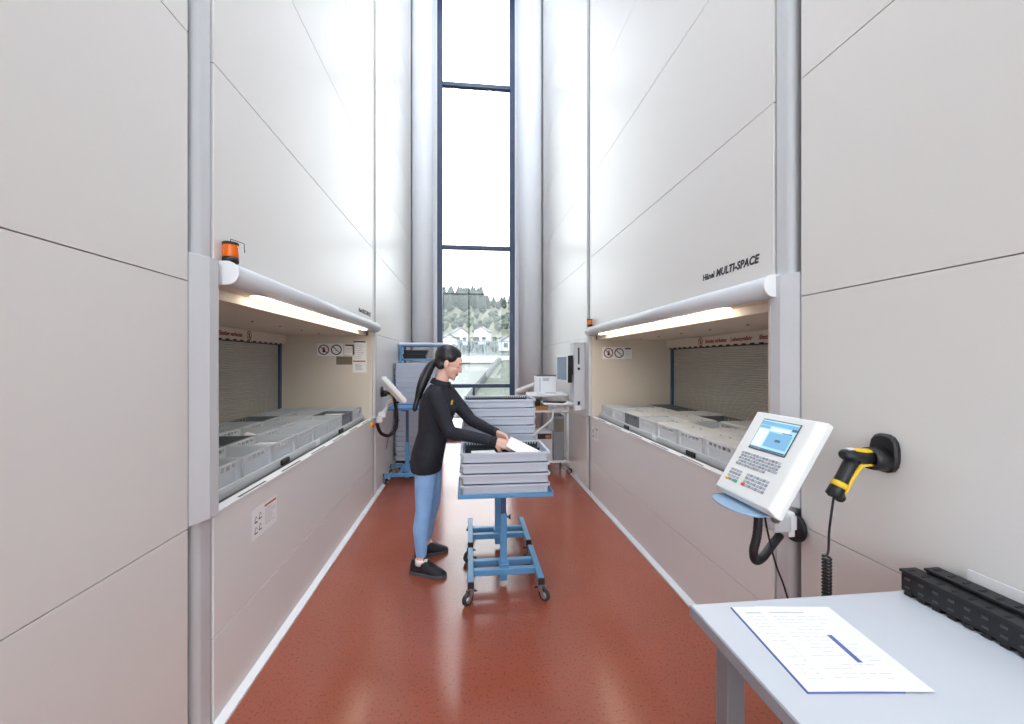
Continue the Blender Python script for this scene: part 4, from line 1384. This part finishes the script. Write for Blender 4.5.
def hand(mb, W_, d, nrm, thumb_side, curl=(28, 38, 26), spread=1.0, tc=0.55):
    """palm + five fingers. d: finger direction, nrm: out of the palm, thumb_side: +-1 along s"""
    d = Vector(d).normalized()
    nrm = Vector(nrm); nrm = (nrm - d * nrm.dot(d)).normalized()
    s = d.cross(nrm).normalized() * thumb_side            # towards the thumb
    W_ = Vector(W_)
    Lf = ((0.040, 0.025, 0.020), (0.044, 0.028, 0.021), (0.040, 0.026, 0.020), (0.031, 0.020, 0.017))
    offs = (0.030, 0.010, -0.010, -0.029)
    mets = (0.086, 0.088, 0.083, 0.075)
    tips = []
    for i in range(4):
        base = W_ + s * offs[i] * 0.6 + d * 0.012
        kn = W_ + s * offs[i] * 1.0 * spread + d * mets[i] - nrm * (0.004 if i in (1, 2) else 0.0)
        mb.caps(base, kn, 0.0155, 0.0105, n=10)
        p = kn; ang = 0
        dirv = d
        rads = (0.0092, 0.0084, 0.0078, 0.0062)
        for j in range(3):
            ang += math.radians(curl[j] + i * 3)
            dirv = (d * math.cos(ang) + nrm * math.sin(ang)) + s * (0.06 * (1.5 - i))
            q = p + dirv.normalized() * Lf[i][j]
            mb.caps(p, q, rads[j], rads[j + 1], n=10)
            p = q
        tips.append(p)
    # thumb leaves the side of the palm near its base
    b0 = W_ + d * 0.022 + s * 0.018 + nrm * 0.006
    b1 = b0 + (d * 0.62 + s * 0.62 + nrm * 0.35).normalized() * 0.045
    b2 = b1 + (d * 0.9 + s * 0.12 + nrm * tc).normalized() * 0.034
    b3 = b2 + (d * 0.95 - s * 0.12 + nrm * tc).normalized() * 0.027
    mb.caps(b0, b1, 0.017, 0.0125, n=10); mb.caps(b1, b2, 0.012, 0.0095, n=10); mb.caps(b2, b3, 0.0095, 0.0068, n=10)
    mb.caps(W_ + d * 0.02, W_ + d * 0.07, 0.018, 0.016, n=10)
    mb.caps(W_ - d * 0.02, W_ + d * 0.02, 0.0215, 0.021, n=12)
    return tips


body = MB()
# head (local: x forward, y left, z up)
def he(c, r, R=None):
    body.ell(HM @ Vector(c), [q * 1.05 for q in r], R=(HR @ R) if R is not None else HR)
he((-0.012, 0, 0.034), (0.090, 0.072, 0.084))
he((0.030, 0, 0.022), (0.062, 0.062, 0.070))
he((0.032, 0, -0.028), (0.058, 0.055, 0.066))
he((0.048, 0, -0.070), (0.040, 0.040, 0.030))
he((0.073, 0, -0.088), (0.017, 0.020, 0.017))
he((0.078, 0, 0.030), (0.018, 0.042, 0.014))
he((0.058, 0.030, -0.022), (0.028, 0.024, 0.024)); he((0.058, -0.030, -0.022), (0.028, 0.024, 0.024))
body.caps(HM @ Vector((0.088, 0, 0.014)), HM @ Vector((0.106, 0, -0.020)), 0.0085, 0.0105, n=12)
he((0.098, 0, -0.027), (0.012, 0.015, 0.008))
he((0.086, 0, -0.047), (0.013, 0.021, 0.0062)); he((0.084, 0, -0.058), (0.013, 0.018, 0.0068))
he((0.078, 0, -0.070), (0.012, 0.016, 0.008))
for sy in (-1, 1):
    he((-0.004, sy * 0.073, -0.008), (0.018, 0.009, 0.030), Matrix.Rotation(math.radians(-12), 3, 'Y'))
    he((0.002, sy * 0.070, -0.030), (0.010, 0.008, 0.012))
    he((0.070, sy * 0.031, 0.006), (0.016, 0.017, 0.011))
# neck
body.caps(NECK - Vector((0.005, 0, 0.05)), HM @ Vector((-0.012, 0, -0.05)), 0.054, 0.046, n=18)
body.caps(HM @ Vector((0.0, 0, -0.06)), HM @ Vector((0.028, 0, -0.06)), 0.042, 0.038, n=14)
# trunk and limbs under the clothes
loft(body, [(x, y, z, rx * 0.9, ry * 0.92) for x, y, z, rx, ry in torso[1:]])
chain(body, [R_sh, R_el, R_wr], [0.045, 0.036, 0.024]); chain(body, [L_sh, L_el, L_wr], [0.045, 0.036, 0.024])
chain(body, [R_hip, R_kn, R_an], [0.078, 0.05, 0.034]); chain(body, [L_hip, L_kn, L_an], [0.078, 0.05, 0.034])
body.caps(R_an, R_an + Vector((0.10, -0.042, -0.062)), 0.034, 0.020); body.caps(L_an, L_an + Vector((0.10, 0.024, -0.062)), 0.034, 0.020)
tipsR = hand(body, R_wr + Vector((0.012, -0.002, -0.001)), (0.93, 0.10, -0.30), (-0.25, 0.75, -0.6), -1, curl=(16, 30, 22))
tipsL = hand(body, L_wr + Vector((0.012, -0.008, -0.003)), (0.82, -0.30, -0.42), (-0.35, -0.55, -0.7), 1, curl=(18, 30, 24))
bme = blob(body, 'body', 0.0032, 3, 0.45)
for k in ('skin', 'lips'):
    bme.materials.append(MATS[k])
HMi = HM.inverted()
for p in bme.polygons:
    q = HMi @ p.center
    if q.x > 0.082 and abs(q.y) < 0.020 and -0.064 < q.z < -0.0415:
        p.material_index = 1
bo = link_mesh('body', bme, per); bo.matrix_local = Pi

# eyes: lowered lids, lashes and brows
for sy in (-1, 1):
    e = MB()
    pl_ = [HM @ Vector((0.0845 - 0.010 * abs(t_) ** 2, sy * (0.031 + 0.014 * t_), 0.0005 - 0.003 * (1 - t_ * t_))) for t_ in (-1, -0.6, -0.2, 0.2, 0.6, 1)]
    e.tube(pl_, [0.0012, 0.002, 0.0024, 0.0024, 0.002, 0.0012], 8)
    e.build('eyelash', 'hair', per, M=Pi)
    e = MB()
    pl_ = [HM @ Vector((0.0915 - 0.012 * (t_ * 0.5 + 0.5) ** 2, sy * (0.030 + 0.019 * t_), 0.028 + 0.004 * (1 - t_ * t_))) for t_ in (-1, -0.5, 0, 0.5, 1)]
    e.tube(pl_, [0.0015, 0.0032, 0.0034, 0.0028, 0.0012], 8)
    e.build('eyebrow', 'hair', per, M=Pi)
    e = MB(); e.ell(HM @ Vector((-0.001, sy * 0.078, -0.040)), (0.004, 0.003, 0.004), nu=10, nv=8)
    e.build('earring', 'steel', per, M=Pi)

# hair: swept back cap and ponytail
h = MB()
def hh_(c, r, R=None): h.ell(HM @ Vector(c), [q * 1.05 for q in r], R=(HR @ R) if R is not None else HR)
hh_((-0.024, 0, 0.044), (0.094, 0.080, 0.090))
hh_((0.002, 0, 0.070), (0.070, 0.066, 0.060))
hh_((-0.040, 0, 0.002), (0.068, 0.069, 0.068))
for sy in (-1, 1):
    hh_((0.000, sy * 0.050, 0.054), (0.052, 0.030, 0.040), Matrix.Rotation(math.radians(18), 3, 'Y'))
    hh_((-0.042, sy * 0.044, -0.026), (0.034, 0.028, 0.038))
hme = blob(h, 'hair', 0.0045, 5)
hme.materials.append(MATS['hair'])
ho_ = link_mesh('hair', hme, per); ho_.matrix_local = Pi
tail = MB()
tp_ = [P(436.5, 361, 3.10), P(431, 366, 3.09), P(426, 375, 3.07), P(421.5, 386, 3.05), P(418, 397, 3.04), P(415.5, 406, 3.03), P(414.5, 412, 3.03)]
tail.tube(smooth_path(tp_, 4), [0.02 + 0.0] + [0.020 + 0.020 * math.sin(math.pi * min(1, k / 17)) for k in range(1, 22)] + [0.02, 0.012, 0.005], 14)
tme = blob(tail, 'ponytail', 0.006, 3); tme.materials.append(MATS['hair'])
o = link_mesh('ponytail', tme, per); o.matrix_local = Pi
tie = MB(); tdir = (tp_[1] - tp_[0]).normalized()
tie.tube([tp_[0] + tdir * 0.004, tp_[0] + tdir * 0.024], [0.025, 0.026], 14); tie.build('hair_tie', 'black', per, M=Pi)

# shirt
sh = MB()
loft(sh, [(x, y, z, rx + 0.008, ry + 0.008) for x, y, z, rx, ry in torso[:-2]] + [(-0.224, YB, 1.392, 0.066, 0.078)])
sh.ell((-0.150, YB - 0.065, 1.20), (0.052, 0.058, 0.062)); sh.ell((-0.150, YB + 0.065, 1.20), (0.052, 0.058, 0.062))
sh.ell((-0.30, YB, 1.22), (0.075, 0.15, 0.13)); 
chain(sh, [Vector((-0.232, YB - 0.06, 1.345)), R_sh, R_sh.lerp(R_el, 0.5), R_el, R_el.lerp(R_wr, 0.5), R_wr - Vector((0.0, 0, 0))], [0.055, 0.064, 0.055, 0.047, 0.042, 0.033])
chain(sh, [Vector((-0.225, YB + 0.06, 1.345)), L_sh, L_sh.lerp(L_el, 0.5), L_el, L_el.lerp(L_wr, 0.5), L_wr], [0.055, 0.064, 0.055, 0.046, 0.041, 0.033])
sme = blob(sh, 'shirt', 0.006, 6)
sme.materials.append(MATS['shirt'])
shirt = link_mesh('shirt', sme, per); shirt.matrix_local = Pi
# hem band, cuffs, collar, waist seam
cl = MB()
cen_, up_ = NECK + Vector((0.004, 0, 0.004)), Vector((0.28, 0, 1)).normalized()
ux = Vector((1, 0, -0.28)).normalized(); uy = Vector((0, 1, 0))
n = 28
rings_ = []
for (rr_, hh) in ((0.072, -0.012), (0.066, 0.028), (0.075, 0.03), (0.086, 0.0), (0.083, -0.012)):
    rings_.append([cen_ + ux * (rr_ * 1.0 * math.cos(2 * math.pi * k / n)) + uy * (rr_ * 0.96 * math.sin(2 * math.pi * k / n)) + up_ * (hh - (0.025 if k in (0, 1, n - 1) else 0)) for k in range(n)])
vs = [p for r in rings_ for p in r]
fs = [(j * n + k, j * n + (k + 1) % n, ((j + 1) % 5) * n + (k + 1) % n, ((j + 1) % 5) * n + k) for j in range(5) for k in range(n)]
cl.add(vs, fs, smooth=True)
cl.build('collar', 'shirt', per, M=Pi)
for w_, e_ in ((R_wr, R_el), (L_wr, L_el)):
    dd = (w_ - e_).normalized()
    MB().tube([w_ - dd * 0.016, w_ + dd * 0.022, w_ + dd * 0.030], [0.0345, 0.034, 0.031], 18).build('cuff', 'shirt', per, M=Pi)
# small yellow chest emblem, laid on the cloth
bv = BVHTree.FromPolygons([v.co for v in sme.vertices], [list(p.vertices) for p in sme.polygons])
org = Vector((0, 0, CAM_H))
hit = bv.ray_cast(org, (P(452.0, 403.5, 3.0) - org).normalized())
if hit[0] is not None:
    nn = hit[1]
    if nn.dot(org - hit[0]) < 0: nn = -nn
    Me = frame(hit[0] + nn * 0.001, Vector((0, 0, 1)).cross(nn), (0, 0, 1))
    em = MB(); em.ell((0, 0, 0), (0.021, 0.026, 0.004), nu=18, nv=8)
    e_ = em.build('chest_emblem', 'yellow', per, M=Pi @ Me); tag(e_, 'round yellow emblem with dark curl')
    MB().tube([(-0.008, 0.010, 0.0042), (0.006, 0.006, 0.0045), (0.006, -0.006, 0.0045), (-0.006, -0.010, 0.0042)], 0.0022, 6).build('emblem_mark', 'dark_print', e_)

# jeans
j = MB()
loft(j, [(-0.322, YB, 0.78, 0.102, 0.155), (-0.308, YB, 0.88, 0.108, 0.155), (-0.29, YB, 0.95, 0.105, 0.145)])
chain(j, [R_hip, R_hip.lerp(R_kn, 0.5), R_kn, R_kn.lerp(R_an, 0.35) + Vector((-0.012, 0, 0)), R_kn.lerp(R_an, 0.86)], [0.090, 0.079, 0.061, 0.060, 0.042])
chain(j, [L_hip, L_hip.lerp(L_kn, 0.5), L_kn, L_kn.lerp(L_an, 0.35) + Vector((-0.012, 0, 0)), L_kn.lerp(L_an, 0.84)], [0.090, 0.079, 0.061, 0.060, 0.042])
jme = blob(j, 'jeans', 0.006, 5); jme.materials.append(MATS['jeans'])
o = link_mesh('jeans', jme, per); o.matrix_local = Pi


# shoes
def shoe(heel, toe, name='shoe'):
    heel, toe = Vector((heel[0], heel[1], 0)), Vector((toe[0], toe[1], 0))
    Ls = (toe - heel).length
    M = frame(heel, toe - heel, (-(toe - heel).y, (toe - heel).x, 0))
    up = MB()
    prof = [(0.0, 0.024, 0.050), (0.04, 0.036, 0.100), (0.14, 0.041, 0.092), (0.27, 0.042, 0.096), (0.38, 0.043, 0.118), (0.50, 0.045, 0.100), (0.70, 0.047, 0.068), (0.88, 0.040, 0.046), (0.97, 0.026, 0.036), (1.0, 0.010, 0.026)]
    n_ = 16
    vs = []
    for t_, hw, hgt in prof:
        for k in range(n_):
            a = math.pi * k / (n_ - 1)
            c_, s_ = math.cos(a), math.sin(a)
            vs.append((t_ * Ls, hw * (abs(c_) ** 0.75) * (1 if c_ > 0 else -1), 0.016 + (hgt - 0.016) * (s_ ** 0.7)))
    m_ = len(prof)
    fs = [(q * n_ + k, q * n_ + k + 1, q * n_ + n_ + k + 1, q * n_ + n_ + k) for q in range(m_ - 1) for k in range(n_ - 1)]
    fs += [(q * n_, q * n_ + n_, q * n_ + 2 * n_ - 1, q * n_ + n_ - 1) for q in range(m_ - 1)]
    fs += [list(range(n_)), [(m_ - 1) * n_ + k for k in range(n_)]]
    up.add(vs, fs, smooth=True)
    s_ob = up.build(name, 'shoe_mat', per, M=Pi @ M)
    so = MB()
    out_ = []
    for t_, hw, _ in prof: out_.append((t_ * Ls * 1.02 - 0.004, hw + 0.003))
    outline = out_ + [(a, -b_) for a, b_ in reversed(out_)]
    so.prism(outline, 0.0, 0.024, 'z')
    so.build('sole', 'shoe_sole', s_ob, 0.003)
    tg = MB(); tg.tube([(Ls * 0.40, 0, 0.105), (Ls * 0.405, 0, 0.125), (Ls * 0.38, 0, 0.136)], [(0.026, 0.006), (0.022, 0.006), (0.018, 0.004)], 12)
    tg.build('tongue', 'shoe_mat', s_ob)
    MB().cbox((Ls * 0.455, -0.014, 0.109), (0.018, 0.018, 0.014)).build('tongue_tab', 'paper', s_ob)
    lc = MB()
    for q in range(4):
        x = Ls * (0.47 + 0.055 * q); zz = 0.111 - 0.0085 * q
        lc.tube([(x, -0.028, zz - 0.016), (x + 0.004, 0, zz), (x, 0.028, zz - 0.016)], 0.003, 6)
    lc.build('laces', 'black', s_ob)
    return s_ob


shoe((-0.425, 3.072), (-0.166, 2.962))
shoe((-0.43, 3.315), (-0.172, 3.375))
for an in (R_an, L_an):
    MB().tube([an + Vector((-0.004, 0, -0.03)), an + Vector((-0.002, 0, 0.004)), an + Vector((-0.002, 0, 0.012))], [0.038, 0.039, 0.037], 16).build('sock', 'paper', per, M=Pi)

# white envelope in her hands, dipping into the tray
ev = MB()
A_, B_, C_, D_ = P(511, 436.5, 2.86), P(546, 454.0, 2.80), P(522, 455.0, 2.71), P(506, 446, 2.76)
nrm_ = (B_ - A_).cross(D_ - A_).normalized()
if nrm_.z < 0: nrm_ = -nrm_
fold = (C_ + (B_ - C_) * 0.45, D_ + (A_ - D_) * 0.35)
vs = [A_, B_, fold[0] + nrm_ * 0.006, fold[1] + nrm_ * 0.006, C_, D_]
vs2 = [p - nrm_ * 0.004 for p in vs]
ev.add(vs + vs2, [(0, 1, 2, 3), (3, 2, 4, 5), (9, 8, 7, 6), (11, 10, 8, 9), (0, 6, 7, 1), (1, 7, 8, 2), (2, 8, 10, 4), (4, 10, 11, 5), (5, 11, 9, 3), (3, 9, 6, 0)])
eo = ev.build('paper_envelope', 'paper'); tag(eo, 'white folded envelope held in the hands of the woman over the tray', 'envelope')
for q, (xx, yy, ww, rr_) in enumerate(((0.10, 2.74, 0.16, 0.1), (0.33, 2.90, 0.18, -0.2))):
    o = MB().rings([(ww, 0.11, 0, 0.004), (ww, 0.11, 0.012, 0.004)]).build('paper_packet', 'paper')
    o.location = (xx, yy, 0.685 + 3 * TH + 0.046); o.rotation_euler.z = rr_
    tag(o, ('flat white packet in the top tray near the sleeve of the woman', 'flat white packet in the top tray under the envelope')[q], 'packet')

# ================================================================ outside the window
gd = MB().box(-60, 80, 8.35, 130, -3.2, -3.0).build('outside_ground', 'grass'); tag(gd, kind='structure')
terr = MB().box(-6, 8, 8.35, 11.5, -0.4, -0.05).build('outside_terrace', 'concrete'); tag(terr, kind='structure')


def hz(D): return max(-2.0, (D - 90) * 0.21 + 1.0)
hl = MB()
vs, fs = [], []
NU, ND = 36, 30
rnd = random.Random(4)
for i in range(NU):
    for j in range(ND):
        u = 330 + i * 9.0; D = 70 + j * 9
        p = P(u, 361, D); z = hz(D) + (rnd.uniform(-0.6, 0.6) if j < ND - 1 else 0)
        fall = max(0.0, (u - 480) / 120.0)
        z -= fall * max(0, D - 150) * 0.03
        vs.append((p.x, p.y, z))
for i in range(NU - 1):
    for j in range(ND - 1):
        fs.append((i * ND + j, (i + 1) * ND + j, (i + 1) * ND + j + 1, i * ND + j + 1))
hl.add(vs, fs, smooth=True)
ho2 = hl.build('outside_hillside', 'hill'); tag(ho2, kind='structure')


def on_hill(u, v):
    s_ = (361 - v) / F_PX
    D = (CAM_H + 90 * 0.21 - 1.0) / (0.21 - s_)
    return P(u, v, D)


def tree_variant(kind, seed):
    r_ = random.Random(seed)
    c = MB()
    if kind == 'conifer':
        n_ = 11
        rg = []
        for lv, (zz, rad) in enumerate(((1.2, 1.2), (2.2, 2.3), (3.6, 2.5), (5.2, 2.3), (6.8, 2.1), (8.4, 1.7), (9.8, 1.2), (11.0, 0.7), (12.0, 0.2))):
            rg.append([(rad * r_.uniform(0.8, 1.12) * math.cos(2 * math.pi * k / n_ + 0.3 * lv), rad * r_.uniform(0.8, 1.12) * math.sin(2 * math.pi * k / n_ + 0.3 * lv), zz + r_.uniform(-0.3, 0.3)) for k in range(n_)])
        m_ = len(rg)
        c.add([p for r in rg for p in r], [(j * n_ + k, j * n_ + (k + 1) % n_, j * n_ + n_ + (k + 1) % n_, j * n_ + n_ + k) for j in range(m_ - 1) for k in range(n_)] + [list(range(n_))[::-1], [(m_ - 1) * n_ + k for k in range(n_)]])
    else:
        for q in range(7):
            a = r_.uniform(0, 6.28); rr = r_.uniform(0.4, 2.0)
            c.ell((rr * math.cos(a), rr * math.sin(a), r_.uniform(3.0, 6.5)), (r_.uniform(1.2, 2.0),) * 3, nu=9, nv=6)
    t_ = MB().cyl((0, 0, -0.5), (0, 0, 4.5), 0.28, 7, r2=0.15)
    return c, t_


tree_me = {}
for kind, mt in (('conifer', 'leaf_dark'), ('broadleaf', 'leaf_mid')):
    for sd in range(3):
        c, t_ = tree_variant(kind, sd + 3)
        cm = c.mesh('crown'); cm.materials.append(MATS[mt])
        tm = t_.mesh('trunk'); tm.materials.append(MATS['trunk'])
        tree_me[kind, sd] = (cm, tm)


def tree(p, kind, sc, label, group):
    t_ = empty(kind + '_tree', p, random.uniform(0, 6.28)); t_.scale = (sc, sc, sc)
    a, b_ = tree_me[kind, random.randrange(3)]
    link_mesh('crown', a, t_); link_mesh('trunk', b_, t_)
    tag(t_, label, 'tree', group)


SPOTS = []


def plant(n, u0, u1, v0, v1, kind, s0, s1, gap, label, group):
    done = 0
    for _ in range(n * 12):
        if done >= n: return
        u = random.uniform(u0, u1); v = random.uniform(v0, v1)
        p = on_hill(u, v); sc = random.uniform(s0, s1)
        p.z = hill_z(p.x, p.y)
        r_ = gap * sc
        if any(math.hypot(p.x - a, p.y - b_) < r_ + c_ for a, b_, c_ in SPOTS): continue
        SPOTS.append((p.x, p.y, r_)); done += 1
        tree(p, kind, sc, label, group)


hbv = BVHTree.FromPolygons([v.co for v in ho2.data.vertices], [list(p.vertices) for p in ho2.data.polygons])


def hill_z(x, y):
    h_ = hbv.ray_cast(Vector((x, y, 500)), Vector((0, 0, -1)))
    return h_[0].z - 0.1 if h_[0] is not None else -3.0


HOUSES = ((459, 344, 3.8, 4, 3.6, 0.35, 'tall white house with grey gable roof among the trees beyond the bridge'),
          (482.5, 343.5, 4.0, 4, 3.8, -0.3, 'white gabled house beside the tall one, windows facing the bridge'),
          (447, 351, 4.2, 5, 3.2, 0.3, 'low white house behind the head of the woman, beyond the railing'),
          (507, 350, 3.6, 4, 2.8, 0.2, 'small white house beyond the end of the railing'))
for hs in HOUSES:
    p = on_hill(hs[0], hs[1]); SPOTS.append((p.x, p.y, 3.6))
plant(130, 390, 484, 295, 315, 'conifer', 0.75, 1.15, 2.5, 'dark conifer in the wood on the hilltop outside the window', 'conifers of the hilltop wood')
plant(45, 484, 570, 303, 310, 'conifer', 0.4, 0.7, 2.5, 'small conifer along the ridge to the side of the hilltop wood', 'conifers along the ridge')
plant(110, 395, 570, 317, 334, 'broadleaf', 0.35, 0.6, 2.9, 'grey-green round tree in the belt above the white houses', 'round trees above the houses')
plant(55, 420, 565, 342, 354, 'broadleaf', 0.22, 0.36, 2.9, 'low round tree near the white houses beyond the railing', 'round trees near the houses')


def house(u, v, w, d_, hgt, ang, label):
    p = on_hill(u, v)
    t_ = empty('house', (p.x, p.y, p.z - 0.3), ang); tag(t_, label, 'house', 'white houses on the slope')
    MB().prism([(-w / 2, 0), (w / 2, 0), (w / 2, hgt), (0, hgt + w * 0.28), (-w / 2, hgt)], -d_ / 2, d_ / 2, 'y').build('wall', 'house_wall', t_)
    for s_ in (-1, 1):
        MB().prism([(0, hgt + w * 0.28 + 0.35), (s_ * (w / 2 + 0.5), hgt - 0.10), (s_ * (w / 2 + 0.5), hgt - 0.32), (0, hgt + w * 0.28 + 0.05)], -d_ / 2 - 0.4, d_ / 2 + 0.4, 'y').build('roof', 'house_roof', t_)
    for fl in range(max(1, int(hgt / 2.6))):
        for k in range(max(2, int(w / 2.6))):
            x = -w / 2 + (k + 0.5) * w / max(2, int(w / 2.6))
            MB().box(x - 0.5, x + 0.5, -d_ / 2 - 0.06, -d_ / 2 + 0.02, 0.9 + fl * 2.6, 2.1 + fl * 2.6).build('window', 'house_glass', t_)


for hs in HOUSES:
    house(*hs)

# bridge abutment with railing, and the grassy embankment in front of it
DB = 30.0
a0, a1 = P(405, 361, DB), P(503, 361, DB)
fw = Vector((math.sin(YAW), math.cos(YAW), 0)); rt = Vector((math.cos(YAW), -math.sin(YAW), 0))
br = empty('bridge_abutment', (a0.x, a0.y, -3.0)); tag(br, 'white concrete bridge abutment under the railing outside the window', 'bridge')
Bi = Matrix.Rotation(-YAW, 4, 'Z')
Lb = (a1 - a0).length
b_ = MB().box(0, Lb, 0, 6, 0, 4.45).build('wall_face', 'concrete', br, M=Bi)
MB().box(-0.2, Lb + 3.0, -0.35, 6, 4.45, 4.95).build('deck_edge', 'house_wall', br, M=Bi)
MB().box(-0.2, Lb + 3.0, -0.2, 0.4, 4.38, 4.4499).build('under_deck_line', 'concrete_dark', br, M=Bi)  # darker line directly beneath the deck edge
rl = empty('bridge_railing', (a0.x, a0.y, 1.95)); tag(rl, 'blue-grey metal railing along the top of the bridge abutment', 'railing')
for z in (0.08, 1.05):
    MB().box(0, Lb + 2.6, -0.03, 0.03, z, z + 0.06).build('rail_bar', 'rail_paint', rl, M=Bi)
bal = MB().box(-0.02, 0.02, -0.015, 0.015, 0.141, 1.049).mesh('baluster'); bal.materials.append(MATS['rail_paint'])
pos = MB().box(-0.045, 0.045, -0.04, 0.04, 0.0, 1.2).mesh('post'); pos.materials.append(MATS['rail_paint'])
xx = 0.15
q = 0
while xx < Lb + 2.6:
    o = link_mesh('post' if q % 8 == 0 else 'baluster', pos if q % 8 == 0 else bal, rl); o.matrix_local = Bi @ Matrix.Translation((xx, 0, 0))
    xx += 0.24; q += 1
em = MB()
pts_ = [P(500, 361, 29.6), P(560, 352, 29.6), P(600, 430, 13), P(452, 425, 14), P(470, 397, 21)]
base = [(p.x, p.y, -3.0) for p in pts_]
n = len(pts_)
ctr = P(520, 388, 21)
em.add([tuple(p) for p in pts_] + base + [tuple(ctr)], [(k, (k + 1) % n, 2 * n) for k in range(n)] + [(k, n + k, n + (k + 1) % n, (k + 1) % n) for k in range(n)])
o = em.build('outside_embankment', 'grass'); tag(o, kind='structure')
kb_ = MB()
e0, e1 = P(499, 361, 29.5), P(469, 397.5, 20.8)
e2 = P(452, 424, 14)
kb_.tube([e0 + Vector((0, 0, 0.1)), e1 + Vector((0, 0, 0.06)), e2 + Vector((0, 0, 0.03))], [0.2, 0.15, 0.1], 6, smooth=False)
o = kb_.build('embankment_kerb', 'concrete_dark'); tag(o, 'grey concrete kerb running down the edge of the grassy embankment', 'kerb')
